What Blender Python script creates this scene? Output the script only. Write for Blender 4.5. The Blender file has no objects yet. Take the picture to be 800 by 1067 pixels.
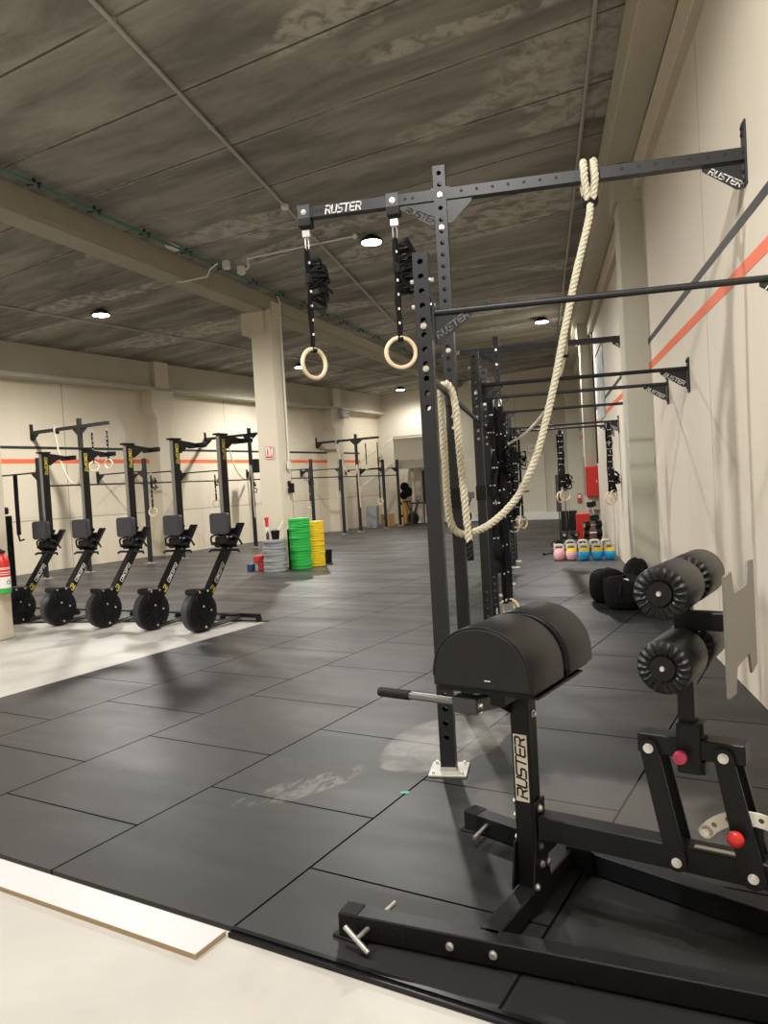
import bpy, bmesh, math, random
from mathutils import Vector, Matrix, Euler
random.seed(7)
PI = math.pi
R = math.radians
S = bpy.context.scene
COL = S.collection
V = Vector
LA = 18.6                                   # the left wall, the mats and the ceiling panels turn this far from the right wall
LROT = -R(LA)
eL = V((math.cos(R(LA)), -math.sin(R(LA)), 0)); dL = V((math.sin(R(LA)), math.cos(R(LA)), 0))
def LW(u, v, z=0.0):
    p = eL*u + dL*v
    return V((p.x, p.y, z))

# ------------------------------------------------------------------ materials
def nt(name):
    m = bpy.data.materials.new(name); m.use_nodes = True
    n = m.node_tree; b = n.nodes['Principled BSDF']
    return m, n, b
def N(n, t, **kw):
    x = n.nodes.new(t)
    for k, v in kw.items(): setattr(x, k, v)
    return x
def math_node(n, op, a, b=None, c=None, clamp=False):
    x = N(n, 'ShaderNodeMath', operation=op); x.use_clamp = clamp
    for i, q in enumerate((a, b, c)):
        if q is None: continue
        if isinstance(q, (int, float)): x.inputs[i].default_value = q
        else: n.links.new(q, x.inputs[i])
    return x.outputs[0]
def mixc(n, fac, a, b):
    x = N(n, 'ShaderNodeMix', data_type='RGBA')
    if isinstance(fac, (int, float)): x.inputs[0].default_value = fac
    else: n.links.new(fac, x.inputs[0])
    for i, q in ((6, a), (7, b)):
        if isinstance(q, tuple): x.inputs[i].default_value = q if len(q) == 4 else q + (1,)
        else: n.links.new(q, x.inputs[i])
    return x.outputs[2]
def noise(n, vec, scale, detail=4, rough=.55, dist=0):
    x = N(n, 'ShaderNodeTexNoise'); x.inputs['Scale'].default_value = scale
    x.inputs['Detail'].default_value = detail; x.inputs['Roughness'].default_value = rough
    x.inputs['Distortion'].default_value = dist
    if vec is not None: n.links.new(vec, x.inputs['Vector'])
    return x.outputs['Fac']
def ramp(n, fac, lo, hi):
    x = N(n, 'ShaderNodeMapRange'); x.interpolation_type = 'SMOOTHSTEP'
    n.links.new(fac, x.inputs[0]); x.inputs[1].default_value = lo; x.inputs[2].default_value = hi
    return x.outputs[0]
def objco(n, scale=None):
    t = N(n, 'ShaderNodeTexCoord').outputs['Object']
    if scale:
        m = N(n, 'ShaderNodeMapping'); m.inputs['Scale'].default_value = scale
        n.links.new(t, m.inputs[0]); return m.outputs[0]
    return t
def bump(n, b, h, strength=.3, dist=.01):
    x = N(n, 'ShaderNodeBump'); x.inputs['Strength'].default_value = strength; x.inputs['Distance'].default_value = dist
    n.links.new(h, x.inputs['Height']); n.links.new(x.outputs[0], b.inputs['Normal'])
def simple(name, col, rough=.5, metal=0.0, var=.12, vscale=25, spec=.5, bmp=0):
    m, n, b = nt(name)
    b.inputs['Roughness'].default_value = rough; b.inputs['Metallic'].default_value = metal
    b.inputs['Specular IOR Level'].default_value = spec
    f = noise(n, objco(n), vscale, 3)
    c = tuple(max(0, x*(1-var)) for x in col); d = tuple(min(1, x*(1+var)) for x in col)
    n.links.new(mixc(n, f, c, d), b.inputs['Base Color'])
    if bmp: bump(n, b, noise(n, objco(n), bmp, 2), .25, .002)
    return m
def emis(name, col, st):
    m, n, b = nt(name); b.inputs['Base Color'].default_value = col + (1,)
    b.inputs['Emission Color'].default_value = col + (1,); b.inputs['Emission Strength'].default_value = st
    return m

M = {}
M['black'] = simple('black powder coat', (.0085, .009, .0105), .40, 0, .15, 60, .22, 220)
M['rig'] = simple('dark grey powder coat', (.021, .0225, .0255), .42, 0, .12, 60, .32, 220)
M['blackgloss'] = simple('gloss black', (.007, .007, .0078), .28, 0, .1, 30, .3)
M['plastic'] = simple('black plastic', (.008, .008, .009), .45, 0, .12, 25, .25)
M['darkgrey'] = simple('dark grey plastic', (.036, .039, .044), .5)
M['zinc'] = simple('zinc plated steel', (.62, .61, .58), .38, .85, .1, 40)
M['steel'] = simple('bright bolt steel', (.78, .77, .74), .3, .8, .06, 60)
M['platesteel'] = simple('galvanised plate', (.50, .48, .44), .5, .35, .12, 30)
M['greyplate'] = simple('bead blasted grey plate', (.20, .188, .172), .5, .15, .05, 30)
M['satin'] = simple('satin steel', (.22, .22, .22), .32, .8, .05, 40)
M['vinyl'] = simple('black upholstery vinyl', (.012, .0125, .013), .42, 0, .08, 15, .32, 350)
M['rubbercap'] = simple('black rubber', (.008, .008, .008), .65, 0, .12, 25, .3)
M['web'] = simple('black webbing', (.010, .010, .011), .75, 0, .3, 400, .2)
M['white'] = simple('white paint', (.82, .81, .78), .5, 0, .03)
M['cream'] = simple('cream laminate', (.80, .76, .66), .45, 0, .04)
M['wood'] = simple('birch ring wood', (.76, .63, .44), .45, 0, .1, 18)
M['ply'] = simple('plywood', (.68, .42, .16), .55, 0, .12, 12)
M['red'] = simple('red enamel', (.62, .025, .02), .35, 0, .05)
M['redmat'] = simple('red rubber', (.50, .035, .04), .6, 0, .1)
M['pinkmetal'] = simple('red anodised aluminium', (.58, .06, .13), .3, .4, .05)
M['blue'] = simple('navy rubber', (.02, .05, .17), .6)
M['green'] = simple('green rubber', (.02, .42, .06), .55, 0, .08, 10)
M['yellow'] = simple('yellow rubber', (.80, .55, .01), .55, 0, .06, 10)
M['greyrub'] = simple('grey rubber', (.30, .31, .32), .6, 0, .12, 12)
M['kpink'] = simple('pink kettlebell vinyl', (.90, .50, .56), .35, 0, .03)
M['kblue'] = simple('blue kettlebell vinyl', (.03, .46, .95), .3, 0, .03)
M['khandle'] = simple('chalky handle steel', (.62, .57, .47), .5, .1, .1, 40)
M['orange'] = simple('orange stripe paint', (.85, .16, .06), .55, 0, .04, 6)
M['blackstripe'] = simple('black stripe paint', (.018, .019, .021), .55)
M['beige'] = simple('beige painted concrete', (.64, .58, .46), .72, 0, .06, 1.7, .3, 40)
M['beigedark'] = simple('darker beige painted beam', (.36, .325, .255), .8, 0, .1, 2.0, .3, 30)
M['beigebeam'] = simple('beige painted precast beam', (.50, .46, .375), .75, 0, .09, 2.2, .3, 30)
M['pillargrey'] = simple('grey green painted pillar', (.50, .485, .40), .72, 0, .06, 2.0, .3, 30)
M['doorpaint'] = simple('pale door paint', (.70, .66, .55), .6, 0, .03, 2)
M['conduit'] = simple('grey conduit', (.42, .40, .36), .45, .3, .1)
M['greenpipe'] = simple('green conduit', (.06, .17, .13), .5)
M['whitebox'] = simple('white plastic box', (.75, .74, .70), .5, 0, .03)
M['dkmetal'] = simple('dark steel', (.05, .05, .05), .45, .5)
M['yellowtext'] = simple('yellow print', (.75, .62, .08), .6)
M['logotext'] = simple('grey print', (.15, .15, .15), .55, 0, .05)
M['teal'] = simple('teal tape', (.05, .42, .36), .6)
M['bag'] = simple('black cordura', (.008, .008, .009), .85, 0, .4, 90, .15, 300)
M['chip'] = simple('chipboard edge', (.42, .30, .17), .8, 0, .35, 350)
M['melamine'] = simple('white melamine', (.58, .58, .585), .35, 0, .015, 3)
M['smoke'] = simple('clear grey plastic', (.55, .57, .55), .3)

M['lens'] = emis('lamp lens', (1, .95, .86), 30)
def rope_mat():
    m, n, b = nt('sisal rope'); f = noise(n, objco(n), 90, 4)
    n.links.new(mixc(n, f, (.40, .36, .26), (.74, .70, .56)), b.inputs['Base Color']); b.inputs['Roughness'].default_value = .85
    bump(n, b, noise(n, objco(n), 260, 2), .5, .003); return m
M['rope'] = rope_mat()

def wall_mat(name, col, seams):
    m, n, b = nt(name); b.inputs['Roughness'].default_value = .75; b.inputs['Specular IOR Level'].default_value = .3
    co = objco(n); f = noise(n, objco(n, (1, 1, .35)), 1.1, 5); g = noise(n, objco(n, (1, 1, .08)), 9, 3)
    c = mixc(n, f, tuple(x*.92 for x in col), tuple(x*1.05 for x in col))
    c = mixc(n, math_node(n, 'MULTIPLY', ramp(n, g, .55, .8), .12), c, tuple(x*.7 for x in col))
    sp = N(n, 'ShaderNodeSeparateXYZ'); n.links.new(co, sp.inputs[0])
    tot = None
    for axis, s, w in seams:
        d = math_node(n, 'ABSOLUTE', math_node(n, 'SUBTRACT', sp.outputs[axis], s))
        k = math_node(n, 'LESS_THAN', d, w)
        tot = k if tot is None else math_node(n, 'MAXIMUM', tot, k)
    if tot is not None:
        c = mixc(n, math_node(n, 'MULTIPLY', tot, .55), c, (.10, .09, .075))
    n.links.new(c, b.inputs['Base Color'])
    return m
M['wall_right'] = wall_mat('painted wall panels', (.71, .65, .545), [(1, 6.35, .008), (1, 12.8, .01), (1, 15.5, .01), (1, 22, .012)])
M['wall_left'] = wall_mat('painted left wall panels', (.71, .64, .50), [(2, 1.22, .012), (1, 12.4, .012), (1, 18.2, .012), (1, 20.9, .012), (1, 9.5, .012)])
M['wall_plain'] = wall_mat('painted back wall', (.64, .60, .50), [(0, -12.95, .015), (0, -10.2, .012)])

def ceiling_mat():
    m, n, b = nt('raw concrete ceiling planks'); b.inputs['Roughness'].default_value = .9; b.inputs['Specular IOR Level'].default_value = .2
    co = objco(n); sp = N(n, 'ShaderNodeSeparateXYZ'); n.links.new(co, sp.inputs[0])
    st = objco(n, (.25, 1.0, 1))
    f = noise(n, st, 1.6, 6, .62, .4); g = noise(n, co, 5, 5, .6, .6); h = noise(n, st, .55, 3, .5, 1.0)
    c = mixc(n, ramp(n, f, .3, .72), (.17, .162, .142), (.37, .352, .305))
    pk = math_node(n, 'MULTIPLY', ramp(n, h, .56, .60), ramp(n, g, .35, .6))
    c = mixc(n, math_node(n, 'MULTIPLY', pk, .75), c, (.55, .52, .46))
    c = mixc(n, math_node(n, 'MULTIPLY', ramp(n, noise(n, st, 2.3, 5, .62, .5), .54, .68), .38), c, (.125, .12, .106))
    q = math_node(n, 'DIVIDE', math_node(n, 'SUBTRACT', sp.outputs[1], 4.63-11.93), 1.193)
    fr = math_node(n, 'FRACT', q)
    d = math_node(n, 'ABSOLUTE', math_node(n, 'SUBTRACT', fr, .5))            # .5 at a joint
    j = math_node(n, 'MULTIPLY', ramp(n, d, .486, .491), ramp(n, noise(n, objco(n, (.5, 2, 1)), 1.3, 3), .28, .5))
    j2 = ramp(n, d, .44, .48)
    rag = math_node(n, 'MULTIPLY', j2, ramp(n, noise(n, co, 7, 4), .35, .7))
    c = mixc(n, math_node(n, 'MULTIPLY', rag, .6), c, (.42, .385, .32))
    c = mixc(n, math_node(n, 'MULTIPLY', j, .85), c, (.05, .045, .04))
    n.links.new(c, b.inputs['Base Color'])
    bump(n, b, math_node(n, 'SUBTRACT', math_node(n, 'MULTIPLY', g, .4), math_node(n, 'MULTIPLY', j, 1.5)), .4, .02)
    return m
M['ceiling'] = ceiling_mat()

def ell(n, u, v, cu, cv, ru, rv, ang=0):
    c, s = math.cos(ang), math.sin(ang)
    du = math_node(n, 'SUBTRACT', u, cu); dv = math_node(n, 'SUBTRACT', v, cv)
    a = math_node(n, 'ADD', math_node(n, 'MULTIPLY', du, c/ru), math_node(n, 'MULTIPLY', dv, s/ru))
    b = math_node(n, 'SUBTRACT', math_node(n, 'MULTIPLY', dv, c/rv), math_node(n, 'MULTIPLY', du, s/rv))
    return math_node(n, 'SQRT', math_node(n, 'ADD', math_node(n, 'MULTIPLY', a, a), math_node(n, 'MULTIPLY', b, b)))
def mat_mat():
    m, n, b = nt('rubber gym tiles')
    co = objco(n); sp = N(n, 'ShaderNodeSeparateXYZ'); n.links.new(co, sp.inputs[0]); u, v = sp.outputs[0], sp.outputs[1]
    cb = N(n, 'ShaderNodeCombineXYZ')
    n.links.new(math_node(n, 'ADD', v, 40-2.45), cb.inputs[0]); n.links.new(math_node(n, 'ADD', u, 40+2.88), cb.inputs[1])
    br = N(n, 'ShaderNodeTexBrick'); br.offset = .5; br.offset_frequency = 2
    n.links.new(cb.outputs[0], br.inputs['Vector'])
    br.inputs['Scale'].default_value = 1; br.inputs['Brick Width'].default_value = 1; br.inputs['Row Height'].default_value = 1
    br.inputs['Mortar Size'].default_value = .006; br.inputs['Mortar Smooth'].default_value = .2
    br.inputs['Color1'].default_value = (.0165, .0165, .0172, 1); br.inputs['Color2'].default_value = (.0225, .0225, .023, 1)
    br.inputs['Mortar'].default_value = (.003, .003, .003, 1)
    c = br.outputs['Color']
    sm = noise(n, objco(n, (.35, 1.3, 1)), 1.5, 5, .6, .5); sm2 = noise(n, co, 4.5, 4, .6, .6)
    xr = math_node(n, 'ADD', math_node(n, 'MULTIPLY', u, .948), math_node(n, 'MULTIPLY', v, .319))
    glare_fade = math_node(n, 'SUBTRACT', 1.0, math_node(n, 'MULTIPLY', ramp(n, xr, -1.6, -.2), .85))     # floor glare put into the colour: paler in the hall, darker behind the rig
    far = math_node(n, 'MULTIPLY', math_node(n, 'ADD', .2, ramp(n, v, 2.5, 11)), glare_fade)  # real dust smears, strengthened with distance to paint in the far floor's glare
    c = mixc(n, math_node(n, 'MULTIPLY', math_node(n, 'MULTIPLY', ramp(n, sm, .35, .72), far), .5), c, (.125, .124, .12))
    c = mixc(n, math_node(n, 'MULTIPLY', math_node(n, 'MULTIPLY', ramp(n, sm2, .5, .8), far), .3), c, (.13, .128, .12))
    # rubber granules
    sp1 = noise(n, co, 420, 2, .7)
    c = mixc(n, math_node(n, 'MULTIPLY', ramp(n, sp1, .58, .72), .5), c, (.085, .085, .085))
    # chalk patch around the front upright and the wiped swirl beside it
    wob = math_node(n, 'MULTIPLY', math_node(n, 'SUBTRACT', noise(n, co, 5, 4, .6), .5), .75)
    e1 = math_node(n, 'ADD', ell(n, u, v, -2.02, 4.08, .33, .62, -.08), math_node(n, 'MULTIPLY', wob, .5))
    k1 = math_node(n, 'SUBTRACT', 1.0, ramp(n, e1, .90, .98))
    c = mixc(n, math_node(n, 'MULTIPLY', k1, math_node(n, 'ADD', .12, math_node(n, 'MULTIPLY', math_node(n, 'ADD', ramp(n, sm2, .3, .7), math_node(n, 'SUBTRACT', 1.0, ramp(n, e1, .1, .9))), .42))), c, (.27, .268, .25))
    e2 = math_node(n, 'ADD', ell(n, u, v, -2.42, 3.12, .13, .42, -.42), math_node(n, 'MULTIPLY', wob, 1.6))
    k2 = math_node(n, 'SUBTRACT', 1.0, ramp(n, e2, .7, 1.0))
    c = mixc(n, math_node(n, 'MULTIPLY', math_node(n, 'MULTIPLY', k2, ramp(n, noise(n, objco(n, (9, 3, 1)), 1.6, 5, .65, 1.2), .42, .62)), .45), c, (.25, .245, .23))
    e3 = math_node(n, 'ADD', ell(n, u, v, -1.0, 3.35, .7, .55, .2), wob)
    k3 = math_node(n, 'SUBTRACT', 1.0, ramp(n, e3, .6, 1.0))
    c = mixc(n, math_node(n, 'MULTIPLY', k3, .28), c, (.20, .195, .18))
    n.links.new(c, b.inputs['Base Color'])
    b.inputs['Roughness'].default_value = .58; b.inputs['Specular IOR Level'].default_value = .42
    n.links.new(math_node(n, 'MULTIPLY', math_node(n, 'ADD', .16, math_node(n, 'MULTIPLY', glare_fade, .30)), math_node(n, 'SUBTRACT', 1.0, br.outputs['Fac'])), b.inputs['Specular IOR Level'])
    ro = math_node(n, 'SUBTRACT', .58, math_node(n, 'MULTIPLY', sm, .30)); n.links.new(ro, b.inputs['Roughness'])
    hh = math_node(n, 'SUBTRACT', math_node(n, 'MULTIPLY', sp1, .25), math_node(n, 'MULTIPLY', br.outputs['Fac'], 1.0))
    bump(n, b, hh, .35, .004)
    return m
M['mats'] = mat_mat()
def conc_mat():
    m, n, b = nt('polished concrete floor'); co = objco(n)
    f = noise(n, co, .9, 6, .6, .4); g = noise(n, co, 6, 5, .6)
    c = mixc(n, ramp(n, f, .3, .7), (.42, .40, .365), (.52, .50, .46))
    c = mixc(n, math_node(n, 'MULTIPLY', ramp(n, g, .55, .8), .25), c, (.50, .45, .37))
    c = mixc(n, ramp(n, noise(n, co, 14, 2), .80, .86), c, (.35, .30, .24))
    n.links.new(c, b.inputs['Base Color'])
    n.links.new(math_node(n, 'ADD', .32, math_node(n, 'MULTIPLY', g, .25)), b.inputs['Roughness'])
    return m
M['concrete'] = conc_mat()
def banner_mat():
    m, n, b = nt('printed banner'); f = noise(n, objco(n), 2.2, 4, .6, 1.5)
    n.links.new(mixc(n, ramp(n, f, .4, .6), (.30, .34, .38), (.70, .72, .72)), b.inputs['Base Color']); return m
M['banner'] = banner_mat()

# ------------------------------------------------------------------ mesh builder
def frame(d):
    d = V(d).normalized(); a = V((0, 0, 1)) if abs(d.z) < .95 else V((1, 0, 0))
    x = a.cross(d).normalized(); return x, d.cross(x).normalized(), d
class MB:
    def __init__(s): s.v = []; s.f = []; s.m = []; s.sm = []; s.cur = 0; s.T = None
    def add(s, vs, fs, smooth=False):
        o = len(s.v)
        for p in vs:
            p = V(p); s.v.append(s.T @ p if s.T else p)
        for f in fs: s.f.append([i+o for i in f]); s.m.append(s.cur); s.sm.append(smooth)
    def box(s, c, d, rot=None, bev=0):
        c = V(c); hx, hy, hz = d[0]/2, d[1]/2, d[2]/2
        if bev <= 0:
            P = [V((x*hx, y*hy, z*hz)) for x in (-1, 1) for y in (-1, 1) for z in (-1, 1)]
            F = [(0, 1, 3, 2), (4, 6, 7, 5), (0, 4, 5, 1), (2, 3, 7, 6), (0, 2, 6, 4), (1, 5, 7, 3)]
        else:
            bev = min(bev, .45*min(d)); P = []; idx = {}
            for x in (-1, 1):
                for y in (-1, 1):
                    for z in (-1, 1):
                        for a in range(3):
                            q = [x*(hx-bev), y*(hy-bev), z*(hz-bev)]; q[a] += (x, y, z)[a]*bev
                            idx[(x, y, z, a)] = len(P); P.append(V(q))
            F = []
            for a in range(3):
                b_, c_ = (a+1) % 3, (a+2) % 3
                for sg in (-1, 1):
                    L = []
                    for p, q in ((-1, -1), (1, -1), (1, 1), (-1, 1)):
                        k = [0, 0, 0]; k[a] = sg; k[b_] = p; k[c_] = q; L.append(idx[tuple(k)+(a,)])
                    F.append(L)
                for p in (-1, 1):
                    for q in (-1, 1):
                        L = []
                        for sg in (-1, 1):
                            k = [0, 0, 0]; k[a] = sg; k[b_] = p; k[c_] = q
                            L.append((idx[tuple(k)+(b_,)], idx[tuple(k)+(c_,)]))
                        F.append([L[0][0], L[0][1], L[1][1], L[1][0]])
            for x in (-1, 1):
                for y in (-1, 1):
                    for z in (-1, 1): F.append([idx[(x, y, z, a)] for a in range(3)])
        if rot is not None: P = [rot @ p for p in P]
        s.add([p+c for p in P], F)
    def bar(s, p0, p1, w, h, up=(0, 0, 1), bev=.002):      # square tube from p0 to p1, w sideways, h along up
        p0 = V(p0); p1 = V(p1); d = (p1-p0); L = d.length; d.normalize(); up = V(up)
        x = d.cross(up).normalized(); z = x.cross(d).normalized()
        m = Matrix((x, d, z)).transposed()
        s.box((p0+p1)/2, (w, L, h), m, bev)
    def cyl(s, p0, p1, r, seg=14, r1=None, caps=True, smooth=True):
        p0 = V(p0); p1 = V(p1); x, y, d = frame(p1-p0); r1 = r if r1 is None else r1
        A = [(p0 + (x*math.cos(2*PI*i/seg)+y*math.sin(2*PI*i/seg))*r) for i in range(seg)]
        B = [(p1 + (x*math.cos(2*PI*i/seg)+y*math.sin(2*PI*i/seg))*r1) for i in range(seg)]
        s.add(A+B, [(i, (i+1) % seg, seg+(i+1) % seg, seg+i) for i in range(seg)], smooth)
        if caps: s.add(A, [list(range(seg))[::-1]]); s.add(B, [list(range(seg))])
    def lathe(s, c, axis, prof, seg=20, smooth=True):     # prof: (r, h) along axis
        c = V(c); x, y, d = frame(axis); P = []; F = []
        for r, h in prof:
            for i in range(seg): P.append(c + d*h + (x*math.cos(2*PI*i/seg)+y*math.sin(2*PI*i/seg))*max(r, 1e-5))
        for k in range(len(prof)-1):
            for i in range(seg): F.append((k*seg+i, k*seg+(i+1) % seg, (k+1)*seg+(i+1) % seg, (k+1)*seg+i))
        F.append(list(range(seg))[::-1]); F.append([(len(prof)-1)*seg+i for i in range(seg)])
        s.add(P, F, smooth)
    def path(s, pts, r, seg=8, closed=False, flat=None, smooth=True, caps=True):   # round tube, or flat=(w, t) ribbon with given side
        pts = [V(p) for p in pts]; n = len(pts); P = []; F = []
        up = None
        for i, p in enumerate(pts):
            a = pts[(i-1) % n] if (closed or i > 0) else p; b = pts[(i+1) % n] if (closed or i < n-1) else p
            t = (b-a).normalized()
            if up is None: x, y, _ = frame(t)
            else:
                x = (up - t*up.dot(t)); x = x.normalized() if x.length > 1e-6 else frame(t)[0]; y = t.cross(x).normalized()
            up = x
            rr = r[i] if isinstance(r, (list, tuple)) else r
            if flat: P += [p+x*flat[0]/2+y*flat[1]/2, p-x*flat[0]/2+y*flat[1]/2, p-x*flat[0]/2-y*flat[1]/2, p+x*flat[0]/2-y*flat[1]/2]
            else: P += [p+(x*math.cos(2*PI*k/seg)+y*math.sin(2*PI*k/seg))*rr for k in range(seg)]
        sg = 4 if flat else seg
        m = n if closed else n-1
        for i in range(m):
            j = (i+1) % n
            for k in range(sg): F.append((i*sg+k, i*sg+(k+1) % sg, j*sg+(k+1) % sg, j*sg+k))
        if not closed and caps: F.append(list(range(sg))[::-1]); F.append([(n-1)*sg+k for k in range(sg)])
        s.add(P, F, smooth and not flat)
    def ribbon(s, pts, side, w, t):                     # flat strap with a fixed side direction
        side = V(side).normalized(); pts = [V(p) for p in pts]; P = []; F = []; n = len(pts)
        for i, p in enumerate(pts):
            d = (pts[min(i+1, n-1)]-pts[max(i-1, 0)]).normalized(); nn = d.cross(side).normalized()
            P += [p+side*w/2+nn*t/2, p-side*w/2+nn*t/2, p-side*w/2-nn*t/2, p+side*w/2-nn*t/2]
        for i in range(n-1):
            for k in range(4): F.append((i*4+k, i*4+(k+1) % 4, i*4+4+(k+1) % 4, i*4+4+k))
        F.append([3, 2, 1, 0]); F.append([(n-1)*4+k for k in range(4)])
        s.add(P, F)
    def prism(s, poly, o, ex, ey, ez, h0, h1, smooth=False):   # poly in (ex, ey), extruded along ez
        o = V(o); ex, ey, ez = V(ex), V(ey), V(ez); n = len(poly)
        A = [o+ex*a+ey*b+ez*h0 for a, b in poly]; B = [o+ex*a+ey*b+ez*h1 for a, b in poly]
        s.add(A+B, [(i, (i+1) % n, n+(i+1) % n, n+i) for i in range(n)], smooth)
        s.add(A, [list(range(n))[::-1]]); s.add(B, [list(range(n))])
    def torus(s, c, axis, R1, r, seg=36, sub=12):
        x, y, d = frame(axis); c = V(c)
        s.path([c+(x*math.cos(2*PI*i/seg)+y*math.sin(2*PI*i/seg))*R1 for i in range(seg)], r, sub, closed=True)
    def sph(s, c, r, seg=16, rings=10, sc=(1, 1, 1)):
        c = V(c); P = []; F = []
        for j in range(rings+1):
            t = PI*j/rings
            for i in range(seg):
                a = 2*PI*i/seg; q = max(math.sin(t), 1e-4)
                P.append(c+V((r*sc[0]*q*math.cos(a), r*sc[1]*q*math.sin(a), r*sc[2]*math.cos(t))))
        for j in range(rings):
            for i in range(seg): F.append((j*seg+i, j*seg+(i+1) % seg, (j+1)*seg+(i+1) % seg, (j+1)*seg+i))
        s.add(P, F, True)
    def build(s, name, mats, parent=None, loc=None, rotz=None):
        if not isinstance(mats, (list, tuple)): mats = [mats]
        me = bpy.data.meshes.new(name)
        me.from_pydata([tuple(p) for p in s.v], [], s.f)
        for m in mats: me.materials.append(m)
        for i, p in enumerate(me.polygons): p.material_index = min(s.m[i], len(mats)-1); p.use_smooth = s.sm[i]
        bm = bmesh.new(); bm.from_mesh(me)
        bmesh.ops.remove_doubles(bm, verts=bm.verts, dist=1e-5)
        bmesh.ops.recalc_face_normals(bm, faces=bm.faces)
        for e in bm.edges:
            if len(e.link_faces) == 2 and e.link_faces[0].normal.length and e.link_faces[1].normal.length:
                if e.link_faces[0].normal.angle(e.link_faces[1].normal, 0) > R(40): e.smooth = False
        bm.to_mesh(me); bm.free()
        o = bpy.data.objects.new(name, me); COL.objects.link(o)
        if parent: o.parent = parent
        if loc is not None: o.location = loc
        if rotz is not None: o.rotation_euler = (0, 0, rotz)
        return o
def tag(o, label, cat, group=None):
    o['label'] = label; o['category'] = cat
    if group: o['group'] = group
    return o
def thing(name, label, cat, loc=(0, 0, 0), rotz=0, group=None):
    o = bpy.data.objects.new(name, None); COL.objects.link(o); o.empty_display_size = .1
    o.location = loc; o.rotation_euler = (0, 0, rotz)
    return tag(o, label, cat, group)
def struct(o): o['kind'] = 'structure'; return o
def copy_tree(o, loc=None, rotz=None, label=None, parent=None):
    c = o.copy(); COL.objects.link(c)
    if parent: c.parent = parent
    if loc is not None: c.location = loc
    if rotz is not None: c.rotation_euler = (0, 0, rotz)
    if label: c['label'] = label
    for ch in list(o.children): copy_tree(ch, parent=c)
    return c
ORD = ['topmost', 'second', 'third', 'fourth', 'fifth', 'sixth', 'seventh', 'eighth', 'ninth', 'tenth', 'eleventh', 'twelfth', 'thirteenth',
       'fourteenth', 'fifteenth', 'sixteenth', 'seventeenth', 'eighteenth', 'nineteenth', 'twentieth']
# lettering: angular strokes
GL = {'R': [[(0, 0), (0, .62)], [(0, 1), (.6, 1), (.75, .86), (.75, .6), (.62, .46), (.2, .46)], [(.45, .46), (.75, 0)]],
      'U': [[(0, 1), (0, .14), (.14, 0), (.6, 0), (.75, .14), (.75, 1)]],
      'S': [[(.75, 1), (.14, 1), (0, .88), (0, .62), (.14, .5), (.62, .5), (.75, .38), (.75, .12), (.62, 0), (0, 0)]],
      'T': [[(-.03, 1), (.78, 1)], [(.375, 1), (.375, 0)]],
      'E': [[(.75, 1), (.14, 1), (0, .86), (0, .14), (.14, 0), (.75, 0)], [(.15, .5), (.65, .5)]],
      'C': [[(.75, 1), (.14, 1), (0, .86), (0, .14), (.14, 0), (.75, 0)]],
      'O': [[(.14, 0), (0, .14), (0, .86), (.14, 1), (.6, 1), (.75, .86), (.75, .14), (.6, 0), (.14, 0)]],
      'N': [[(0, 0), (0, 1), (.75, 0), (.75, 1)]],
      'P': [[(0, 0), (0, 1), (.6, 1), (.75, .86), (.75, .6), (.6, .46), (0, .46)]],
      '2': [[(0, 1), (.6, 1), (.75, .86), (.75, .62), (.6, .5), (.15, .5), (0, .38), (0, 0), (.75, 0)]]}
def letters(mb, txt, o, ex, ey, h, wide=1.0, th=.17, shear=.18, lift=.0012, gap=.28):
    o = V(o); ex = V(ex).normalized(); ey = V(ey).normalized(); ez = ex.cross(ey); x = 0
    for ch in txt:
        for st in GL[ch]:
            for (a, b), (c, d) in zip(st[:-1], st[1:]):
                p = V((x+a*wide, b)); q = V((x+c*wide, d)); t = (q-p)
                if t.length < 1e-6: continue
                t.normalize(); nn = V((-t.y, t.x))*th/2; p = p-t*th*.45; q = q+t*th*.45
                poly = [p+nn, p-nn, q-nn, q+nn]
                P = [o+ex*((k.x+k.y*shear)*h)+ey*(k.y*h)+ez*lift for k in poly]
                mb.add(P, [(0, 1, 2, 3)])
        x += .75*wide+gap
    return x*h
def catmull(pts, step=.02):
    pts = [V(p) for p in pts]; out = []
    for i in range(len(pts)-1):
        p0 = pts[max(i-1, 0)]; p1 = pts[i]; p2 = pts[i+1]; p3 = pts[min(i+2, len(pts)-1)]
        n = max(2, int((p2-p1).length/step))
        for k in range(n):
            t = k/n
            out.append(.5*((2*p1)+(p2-p0)*t+(2*p0-5*p1+4*p2-p3)*t*t+(3*p1-p0-3*p2+p3)*t**3))
    out.append(pts[-1]); return out
def rope_mesh(mb, pts, r, pitch=.12, step=.012, seg=6, strands=3):
    c = catmull(pts, step); up = None; L = 0; fr = []
    for i, p in enumerate(c):
        t = (c[min(i+1, len(c)-1)]-c[max(i-1, 0)]).normalized()
        if up is None: x, y, _ = frame(t)
        else: x = (up-t*up.dot(t)).normalized(); y = t.cross(x)
        up = x
        if i: L += (c[i]-c[i-1]).length
        fr.append((p, x, y, L))
    for k in range(strands):
        mb.path([p+(x*math.cos(2*PI*(l/pitch+k/strands))+y*math.sin(2*PI*(l/pitch+k/strands)))*r*.52 for p, x, y, l in fr], r*.53, seg)

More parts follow.
